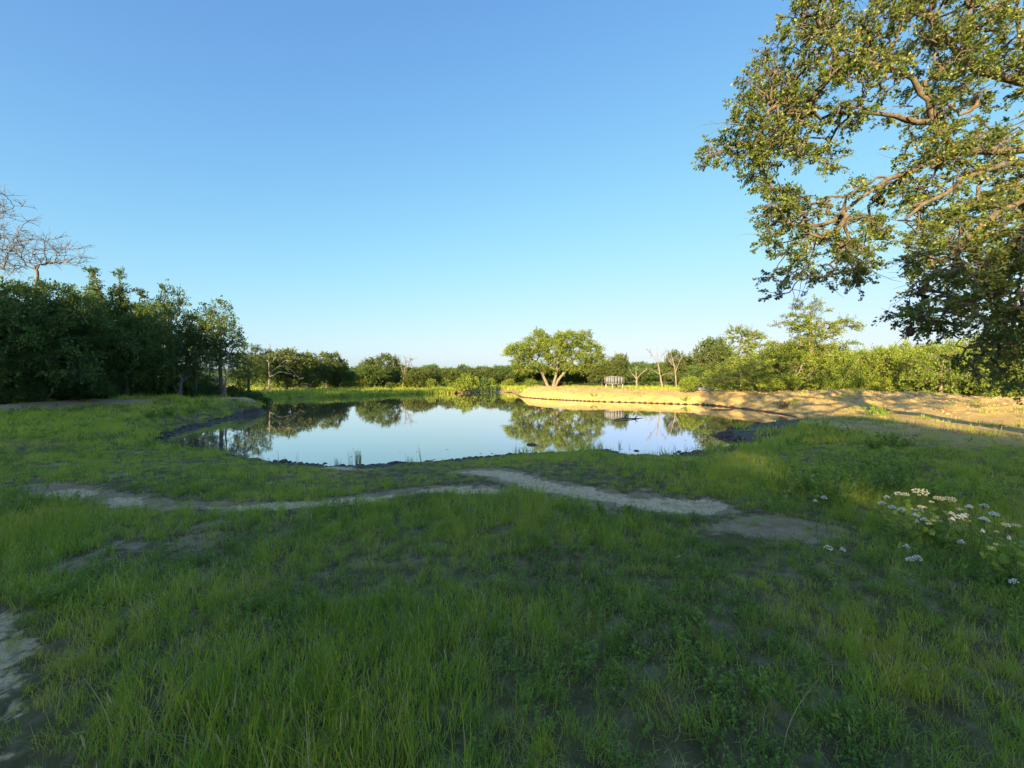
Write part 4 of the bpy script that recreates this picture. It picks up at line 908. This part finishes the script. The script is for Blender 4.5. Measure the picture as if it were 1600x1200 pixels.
# ------------------------------------------------------------------ plants that can be singled out
def yarrow_meshes(seed, h=.42, w_=.06):
    r = np.random.default_rng(seed); mb = MB(); p = np.array([[0, 0, -.02], [.006, 0, h*.4], [.0, .008, h*.75], [0, 0, h*.93]]); mb.tubes(p, np.array([.0026, .0024, .002, .0018]), 5)
    stem = mb.mesh('stem', [M['stem_green']], True); hd = MB()
    for i in range(46):
        a = r.uniform(0, 6.28); q = w_/2*math.sqrt(r.random()); c = np.array([q*math.cos(a), q*math.sin(a), h*(1-.10*(q/(w_/2))**2*.5)+r.normal(0, .0015)]); s_ = .0042*r.uniform(.8, 1.3)
        V = np.array([[math.cos(t), math.sin(t), .0] for t in np.arange(6)*math.pi/3])*s_; V = np.vstack([V+c-[0, 0, .001], c+[0, 0, .0035], c-[0, 0, .006]])
        F = [[j, (j+1) % 6, 6] for j in range(6)]+[[(j+1) % 6, j, 7] for j in range(6)]; hd.add(V, T=F)
    st = MB()
    for i in range(9):
        a = i*.7; q = w_*.35; st.tubes(np.array([[0, 0, h*.88], [q*.6*math.cos(a), q*.6*math.sin(a), h*.95], [q*math.cos(a), q*math.sin(a), h*.985]]), np.array([.001, .0008, .0007]), 3)
    lf = MB(); k = 26; u = r.uniform(.05, .7, k); P_ = np.stack([0*u, 0*u, h*u], 1); an = r.uniform(0, 6.28, k); V, F = leaves(r, P_, np.stack([np.cos(an), np.sin(an), .7+0*an], 1), .055, (LEAF_SIMPLE[0]*np.array([.35, 1, 1]), LEAF_SIMPLE[1]), .8)
    lf.add(V, T=F); return dict(stem=stem, flower_head=hd.mesh('flower_head', [M['petal_white']]), pedicels=st.mesh('pedicels', [M['stem_green']]), leaves=lf.mesh('leaves', [M['herb_leaf']]))
YW = [yarrow_meshes(i) for i in range(3)]
YM = [(1378,781,12),(1390,775,9),(1404,768,12),(1392,788,11),(1405,793,10),(1430,804,11),(1435,808,10),(1450,813,6),(1477,806,8),(1487,801,13),(1499,803,8),(1506,804,12),(1525,790,10),(1534,788,12),(1526,793,9),(1524,805,9),(1532,808,14),(1545,809,9),(1557,800,13),(1569,802,6),(1555,832,6),(1577,834,5),
      (1296,774,9),(1281,783,7),(1311,855,14),(1316,859,9),(1408,851,9),(1411,869,11),(1434,865,13),(1515,848,10),(1597,903,12)]
YL = ['white yarrow head at the left end of the flower patch', 'small white yarrow above the leftmost head of the patch', 'white yarrow just left of the first cream cluster', 'white yarrow second in the slanting row of the patch', 'white yarrow third in the slanting row of the patch',
      'left flower of the white pair in mid patch', 'right flower of the white pair in mid patch', 'tiny white yarrow below the mid patch pair', 'small white yarrow left of the large bluish-white head', 'large white yarrow head above left of the yellow flower', 'small white yarrow between two large heads', 'wide white yarrow head above the yellow flower',
      'left flower of the raised white trio on the right', 'top right flower of the raised white trio', 'lowest flower of the raised white trio', 'white yarrow right above the yellow flower', 'widest white yarrow head right of the yellow flower', 'white yarrow at the right tip of the wide row', 'broad white yarrow near the right edge of the patch', 'tiny white yarrow beside the broad head near the right edge', 'small faint white yarrow low at the right', 'smallest faint white yarrow low at the right',
      'lone white yarrow left of the patch by the dark weeds', 'lower of two lone yarrows by the dark weeds', 'pair-topped white yarrow alone in the dry grass', 'lesser head beside the lone yarrow in dry grass', 'upper white yarrow on a tall stem left of the sunlit grass', 'lower white yarrow below the tall stemmed one', 'white yarrow right beside the sunlit grass spot', 'flat white yarrow under the patch right of the sunlit spot', 'white yarrow at the right picture border']
for i, ((px, py, wp), lab) in enumerate(zip(YM, YL)):
    D = 3.2
    for _ in range(30):
        x = (px-800)/FPX*D; g = gz(x, D); hz = .42; D = .5*D+.5*(CAMZ-g-hz)*FPX/(py-HOR)
    s_ = (wp*.88/FPX*D)/.06; T = YW[i % 3]; o = empty('yarrow_flower', (x, D, g), R.uniform(0, 6)); o.scale = (s_, s_, 1); o.rotation_euler = (R.uniform(-.14, .14), R.uniform(-.14, .14), R.uniform(0, 6)); tag(o, lab, 'flower', 'white yarrow flowers in the right foreground')
    for k_ in T: obj(k_, T[k_], o)
def leafy_plant(name, px, py, h, nst, leaf, lab, cat='plant', mat='herb_leaf', spread=.25, seed=0, heads=None, dens=26, group=None, w_=.5):
    r = np.random.default_rng(seed+int(px)); p = ground_at(px, py); o = empty(name, p); tag(o, lab, cat, group); st = MB(); P_ = []; Dd = []; tips = []
    for i in range(nst):
        a = r.uniform(0, 6.28); q = spread*math.sqrt(r.random()); tip = np.array([q*math.cos(a), q*math.sin(a), h*r.uniform(.65, 1.08)*(1-.35*(q/spread)**2)]); b0 = tip*np.array([.25, .25, 0])+[0, 0, -.03]
        t = np.linspace(0, 1, 5)[:, None]; pth = b0+(tip-b0)*t+r.normal(0, .012, (5, 3))*t; st.tubes(pth, np.array([.006, .005, .004, .003, .002])*min(1, h), 5); tips.append(tip)
        u = r.uniform(.15, 1.02, dens)[:, None]; P_.append(b0+(tip-b0)*u); an = r.uniform(0, 6.28, dens); Dd.append(np.stack([np.cos(an), np.sin(an), r.uniform(0, .7, dens)], 1))
    T = (LEAF_SIMPLE[0]*np.array([w_/.5, 1, 1]), LEAF_SIMPLE[1]); V, F = leaves(r, np.concatenate(P_), np.concatenate(Dd), leaf, T, 1.1)
    obj('stems', st.mesh('stems', [M['stem_green'] if mat != 'brush_leaf' else M['grey_twig']], True), o); obj('leaves', mesh_np('leaves', V, F, mats=[M[mat]]), o)
    return o, tips
def flower_ball(root, c, rad, mat):
    r = np.random.default_rng(int(abs(c[0]*1e4))); hd = MB()
    for i in range(60):
        d = unit(r.normal(0, 1, 3)*np.array([1, 1, .5])+[0, 0, .35]); q = np.array(c)+d*rad*np.array([1, 1, .55])*r.uniform(.75, 1); s_ = rad*.13
        V = np.array([[1, 0, 0], [0, 1, 0], [-1, 0, 0], [0, -1, 0], [0, 0, 1], [0, 0, -1]])*s_+q; hd.add(V, T=[[0, 1, 4], [1, 2, 4], [2, 3, 4], [3, 0, 4], [1, 0, 5], [2, 1, 5], [3, 2, 5], [0, 3, 5]])
    obj('flower_head', hd.mesh('flower_head', [M[mat]]), root)
for px, py, wp, lab in [(1417, 769, 13, 'cream milkweed cluster left of the widest cream one'), (1441, 765, 26, 'widest cream milkweed cluster at the top of the flower patch'), (1470, 775, 16, 'cream milkweed cluster among big dark leaves'), (1488, 776, 18, 'right cream milkweed cluster of the upper row'), (1577, 816, 14, 'pale cream cluster low near the right border'), (1593, 817, 12, 'cream cluster at the right border of the picture')]:
    D = 4
    for _ in range(30):
        x = (px-800)/FPX*D; g = gz(x, D); D = .5*D+.5*(CAMZ-g-.5)*FPX/(py-HOR)
    q = (g, D, x); bpy_py = HOR+(CAMZ-g)/D*FPX
    o, tips = leafy_plant('milkweed_plant', px, bpy_py, .44, 7, .06, lab, 'flower', 'herb_leaf', .13, 5, dens=8, group='cream milkweed plants in the flower patch', w_=.8)
    rr = wp/FPX*D/2; flower_ball(o, (0, 0, .47), rr*.8, 'petal_cream')
    for t_ in tips[:3]: flower_ball(o, (t_[0]*.8, t_[1]*.8, t_[2]+.02), rr*.45, 'petal_cream'); 
# the yellow flower
D = 3.6
for _ in range(30): x = (1515-800)/FPX*D; g = gz(x, D); D = .5*D+.5*(CAMZ-g-.38)*FPX/(815-HOR)
o = empty('yellow_flower', (x, D, g)); tag(o, 'single yellow daisy-like flower under the white yarrows', 'flower'); mb = MB(); mb.tubes(np.array([[0, 0, -.02], [.004, 0, .2], [0, 0, .38]]), np.array([.0025, .002, .002]), 5); obj('stem', mb.mesh('stem', [M['stem_green']], True), o)
for i in range(10):
    a = i*.628; c, s_ = math.cos(a), math.sin(a); mb = MB(); mb.add([[.005*c, .005*s_, .382], [.024*c-.008*s_, .024*s_+.008*c, .388], [.034*c, .034*s_, .380], [.024*c+.008*s_, .024*s_-.008*c, .388]], Q=[[0, 3, 2, 1]]); obj('petal', mb.mesh('petal', [M['petal_yellow']]), o)
mb = MB(); mb.tubes(np.array([[0, 0, .38], [0, 0, .387], [0, 0, .391]]), np.array([.009, .008, .001]), 8); obj('disc', mb.mesh('disc', [M['clod']]), o)
# weeds and bushes of herbs
for px, py, h, n_, lf, lab, sp in [(1300, 792, .62, 16, .05, 'dark leafy weed clump left of the flower patch', .42), (1345, 775, .75, 18, .055, 'tallest dark leafy weed clump above the flower patch', .42), (1390, 768, .62, 14, .05, 'dark leafy weed clump behind the slanting yarrow row', .36), (1262, 770, .5, 10, .05, 'low weed clump left of the lone yarrows', .3), (1420, 745, .6, 14, .05, 'dark weeds below the sandy patch on the right', .4),
                              (942, 806, .22, 3, .05, 'small broadleaf weed in the middle of the pale path', .06), (983, 816, .18, 3, .05, 'second small weed on the right part of the pale path', .06), (848, 825, .2, 3, .04, 'little weed at the grass edge below the path', .05),
                              (1215, 800, .42, 12, .035, 'bushy green mound beside the right end of the path', .38), (1470, 800, .42, 10, .045, 'broad-leaved weeds between the white flowers', .3), (1540, 790, .4, 10, .042, 'broad-leaved weeds at the right of the flower patch', .35)]:
    leafy_plant('leafy_weed', px, py, h, n_, lf, lab, 'weed', 'herb_leaf', sp, 3, dens=34)
for px, py, h, n_, lab, mat in [(232, 655, .5, 12, 'green shrub on the left bank above the muddy corner', 'herb_leaf'), (262, 650, .55, 14, 'fuller green shrub on the left bank', 'herb_leaf'), (297, 648, .45, 12, 'right green shrub on the left bank', 'herb_leaf'), (118, 647, .4, 10, 'dark shrub in front of the left wood', 'herb_leaf'), (322, 640, .4, 9, 'small shrub near the tip of the left bank', 'herb_leaf'),
                            (1224, 640, .62, 22, 'dry grey brush heap on the berm slope', 'brush_leaf'), (1362, 648, .5, 16, 'green weed clump on the sunny side of the berm', 'herb_leaf'), (1378, 650, .4, 12, 'second green weed clump on the sandy slope', 'herb_leaf'),
                            (1175, 612, .6, 10, 'weed on the berm top below the young elm', 'herb_leaf'), (1072, 628, .5, 12, 'yellow-green weeds at the foot of the lime bush', 'herb_leaf'), (928, 620, .4, 7, 'small weed on the sandy berm near the water', 'herb_leaf'), (1395, 700, .42, 8, 'dark twiggy plant on the sandy patch', 'herb_leaf'), (1370, 704, .3, 6, 'smaller dark plant on the sandy patch', 'herb_leaf')]:
    leafy_plant('shrub', px, py, h, n_, .07, lab, 'shrub', mat, .45 if h > .35 else .2, 9, dens=40)
# reeds at the water
def reeds(px, py, h, n_, wd, lab, seed):
    t_ = blade_tuft('reed_clump', seed, n_, wd, h, .008, .25, M['reed'], .12, .1); p = ground_at(px, py); C.objects.link(t_); t_.location = p; tag(t_, lab, 'reeds', 'reed clumps along the near shore')
for i, a in enumerate([(559, 723, .36, 60, .09, 'dense dark reed clump on the muddy near shore'), (640, 727, .22, 34, .10, 'low reed clump right of the dense one'), (526, 727, .22, 26, .10, 'small reed clump left of the dense one'), (968, 700, .30, 14, .05, 'bushy little reed clump standing in the shallows'), (984, 699, .24, 5, .02, 'single upright reed right of the shallow-water clump'),
                       (655, 726, .42, 7, .08, 'few tall thin reeds by the low clump'), (545, 727, .4, 6, .08, 'few tall thin reeds left of the dense clump'), (1035, 713, .40, 8, .12, 'thin pale reeds in front of the open water'), (1050, 712, .36, 8, .12, 'thin reeds right of the pale ones'), (1072, 709, .4, 7, .1, 'thin reeds left of the shore grass'), (1010, 713, .30, 6, .1, 'short thin reeds right of the clods'), (952, 704, .22, 6, .08, 'short sparse reeds near the log'), (395, 722, .35, 16, .4, 'sparse reeds at the left shore'), (440, 726, .32, 14, .35, 'sparse reeds before the left reflections')]): reeds(*a, 200+i)
# seed stems and bent straws standing out in the near grass
def straw(px, py, h, lean, lab, seed):
    r = np.random.default_rng(seed); p = ground_at(px, py); t = np.linspace(0, 1, 7); pth = np.stack([lean*h*t**1.8, r.normal(0, .02)*t, h*(t-.35*abs(lean)*t**2)], 1); mb = MB(); mb.tubes(pth, np.array([.0022, .002, .002, .0018, .0016, .0014, .001]), 4)
    m = mb.mesh('straw_stem', [M['dry_grass']], True); e = pth[-1]; d = unit(pth[-1]-pth[-2]); hd = MB(); q = np.array([e+d*k for k in (-.01, .01, .03, .05)]); hd.tubes(q, np.array([.001, .004, .0035, .0008]), 5); o = empty('straw', p); obj('stem', m, o); obj('seed_head', hd.mesh('seed_head', [M['dry_grass']]), o); tag(o, lab, 'grass stem', 'pale seed stems standing out of the grass')
for i, a in enumerate([(1230, 1190, .34, .35, 'bent pale stem in the lower right grass'), (1212, 1190, .20, 0, 'short upright stem left of the bent pale one'), (170, 1185, .38, -.35, 'long pale stem leaning left in the lower left grass'), (190, 1190, .26, -.2, 'shorter stem beside the long leaning one'), (1500, 1130, .3, -.5, 'stem leaning left at the lower right'), (1385, 1000, .22, .4, 'curved straw in the right grass'), (1030, 900, .2, .7, 'arched straw in mid meadow'), (480, 850, .26, .1, 'thin straw on the left of the meadow'), (1010, 1190, .25, .5, 'slanting stem at the bottom centre'),
                       (285, 822, .24, .3, 'yellow straw below the left path'), (182, 824, .22, .4, 'yellow straw at the bend of the left path'), (218, 826, .26, .3, 'tallest yellow straw below the left path'), (1590, 1120, .4, .3, 'stem at the right border'), (1397, 905, .26, .2, 'pale stem beneath the sunlit grass spot')]): straw(*a, 300+i)

# ------------------------------------------------------------------ things
# drifting log
rl = np.random.default_rng(5); a = at(961, 656.5, 1); a = on_level(960, 657, WZ+.02); b = on_level(1004, 652.5, WZ+.02)
k = 14; t = np.linspace(0, 1, k); pth = np.stack([a[0]+(b[0]-a[0])*t, a[1]+(b[1]-a[1])*t, WZ+.03+.03*np.sin(t*5)], 1)-np.array([a[0], a[1], WZ]); pth[:, 1] += .12*np.sin(t*6)
root = empty('log', (a[0], a[1], WZ)); tag(root, 'dark crooked log drifting in the middle of the pond', 'log'); mb = MB(); mb.tubes(pth, 0.027*(.35+1.0*np.sin(np.clip(t, .06, .95)*3.14)**.5)*rl.uniform(.8, 1.2, k), 9); obj('trunk', mb.mesh('trunk', [M['wet_log']], True), root)
mb = MB(); mb.tubes(np.array([pth[9], pth[9]+[.12, .02, .12], pth[9]+[.2, .03, .16]]), np.array([.03, .02, .008]), 6); obj('branch_stub', mb.mesh('branch_stub', [M['wet_log']], True), root)
# stick lying in the delta water and fallen limbs on the far left shore
for px, py, D_, L, lab, seed in [(1128, 640.5, 0, 1.6, 'dark stick floating below the berm', 1)]:
    c = on_level(px, py, WZ); mb = MB(); mb.tubes(np.array([[-L/2, .05, .02], [-.2, 0, .05], [.3, .03, .04], [L/2, -.05, .01]]), np.array([.02, .05, .045, .015]), 6); o = obj('stick', mb.mesh('stick', [M['wet_log']], True), None, (c[0], c[1], WZ)); tag(o, lab, 'stick')
def fallen(px, D, L, lab, seed):
    r = np.random.default_rng(seed); x = (px-800)/FPX*D; g = gz(x, D); root = empty('fallen_branch', (x, D, g)); tag(root, lab, 'branch'); t = np.linspace(0, 1, 8)[:, None]
    main = np.array([-L/2, 0, .15])+np.array([L, .3, .9])*t+r.normal(0, .07, (8, 3)); mb = MB(); mb.tubes(main, np.linspace(.09, .03, 8), 7); obj('limb', mb.mesh('limb', [M['dead_wood']], True), root)
    for i in range(14):
        mb = MB(); s_ = main[r.integers(2, 8)]; d = unit(np.array([.8, r.normal(0, .5), r.normal(.15, .6)])); q = s_+d*r.uniform(.5, 1.5)*np.linspace(0, 1, 4)[:, None]+r.normal(0, .05, (4, 3)); mb.tubes(q, np.array([.03, .02, .015, .008]), 5); obj('branch', mb.mesh('branch', [M['dead_wood']], True), root)
fallen(446, 53, 4.5, 'pale fallen limb in front of the trees right of the snag', 3); fallen(404, 50, 3.6, 'grey fallen limb left of the snag on the far shore', 4); fallen(460, 55, 3.5, 'bleached branch spreading low over the far shore', 6)
# grey box on legs
def box_on_legs():
    D = 47; P = FPX/D; cx = (960-800)/P; g = gz(cx, D); root = empty('box_blind', (cx, D, g), math.radians(28)); tag(root, 'grey weathered metal box standing on legs behind the berm', 'animal feeder')
    zb = CAMZ+(HOR-599.5)/P-g; zt = CAMZ+(HOR-588.5)/P-g; hw, hd = .85, .60; rngb = np.random.default_rng(8)
    for side in range(4):
        ax = side % 2; L = hw if ax == 0 else hd; n_ = 4 if ax == 0 else 3; off = hd if ax == 0 else hw; sg = 1 if side < 2 else -1
        for i in range(n_):
            mb = MB(); c = -L+(i+.5)*2*L/n_; h2 = (zt-zb)/2; w2 = L/n_-.001; o_ = sg*(off+(.005 if i % 2 else 0))
            if ax == 0: mb.box((c, o_, (zb+zt)/2), (w2, .012, h2))
            else: mb.box((o_, c, (zb+zt)/2), (.012, w2, h2))
            obj('panel', mb.mesh('panel', [M['galvanised']]), root)
    mb = MB(); mb.box((0, 0, zb-.02), (hw+.02, hd+.02, .02)); obj('floor', mb.mesh('floor', [M['board_grey']]), root)
    for sx in (-1, 1):
        mb = MB(); mb.box((0, sx*(hd+.03), zt+.02), (hw+.06, .03, .03)); obj('rail', mb.mesh('rail', [M['galvanised']]), root)
        mb = MB(); mb.box((sx*(hw+.03), 0, zt+.02), (.03, hd, .03)); obj('rail', mb.mesh('rail', [M['galvanised']]), root)
        for sy in (-1, 1):
            mb = MB(); mb.box((sx*(hw-.06), sy*(hd-.06), (zb-.04)/2-.1), (.055, .055, (zb-.04)/2+.1)); obj('leg', mb.mesh('leg', [M['board_grey']]), root)
            mb = MB(); mb.box((sx*(hw+.035), sy*(hd+.035), (zb+zt)/2), (.03, .03, (zt-zb)/2)); obj('corner_post', mb.mesh('corner_post', [M['galvanised']]), root)
    mb = MB(); mb.tubes(np.array([[-hw+.08, hd-.05, .1], [hw-.08, hd-.05, zb-.1]]), np.array([.03, .03]), 6); obj('brace', mb.mesh('brace', [M['board_grey']]), root)
box_on_legs()
# boards and slab on the berm
p = ground_at(1096, 609.5); p[2] = gz(p[0], p[1])
mb = MB(); mb.box((0, 0, .12), (1.0, .45, .05), rot=[[1, 0, 0], [0, math.cos(.3), -math.sin(.3)], [0, math.sin(.3), math.cos(.3)]]); o = obj('concrete_slab', mb.mesh('concrete_slab', [M['board_grey']]), None, p); tag(o, 'grey slab lying on the berm right of the lime bush', 'slab')
for i, (dx, rz, lab) in enumerate([(-1.6, .5, 'pale board leaning left of the grey slab'), (.55, .55, 'pale board lying across the front of the grey slab'), (1.5, .4, 'pale board right of the grey slab')]):
    mb = MB(); mb.box((0, 0, .05), (.75, .07, .03)); o = obj('board', mb.mesh('board', [M['dead_wood']]), None, (p[0]+dx, p[1]-.7, gz(p[0]+dx, p[1]-.7)+.02)); o.rotation_euler = (0, -.18, rz); tag(o, lab, 'board', 'boards strewn round the slab')
# small dark pail hanging in the oak
D = 7.0; c = at(1421, 519, D); root = empty('hanging_pail', c); tag(root, 'small dark pail hanging from the lowest oak twigs', 'pail')
mb = MB(); t = np.linspace(0, 1, 7); mb.tubes(np.stack([0*t, 0*t, -.075+.15*t], 1), np.array([.03, .052, .055, .056, .058, .058, .060]), 14); mb.add([[.03*math.cos(a), .03*math.sin(a), -.075] for a in np.arange(14)*2*math.pi/14]+[[0, 0, -.075]], T=[[(i+1) % 14, i, 14] for i in range(14)]); obj('body', mb.mesh('body', [M['dark_tin']], True), root)
a = np.linspace(0, math.pi, 9); mb = MB(); mb.tubes(np.stack([.058*np.cos(a), 0*a, .075+.09*np.sin(a)], 1), np.full(9, .003), 5); obj('handle', mb.mesh('handle', [M['dark_tin']], True), root)
mb = MB(); mb.tubes(np.array([[0, 0, .16], [.02, .0, .30], [.05, 0, .45]]), np.full(3, .002), 4); obj('cord', mb.mesh('cord', [M['grey_twig']], True), root)
print('tris', sum(len(m.loops)-2*len(m.polygons) for m in bpy.data.meshes))
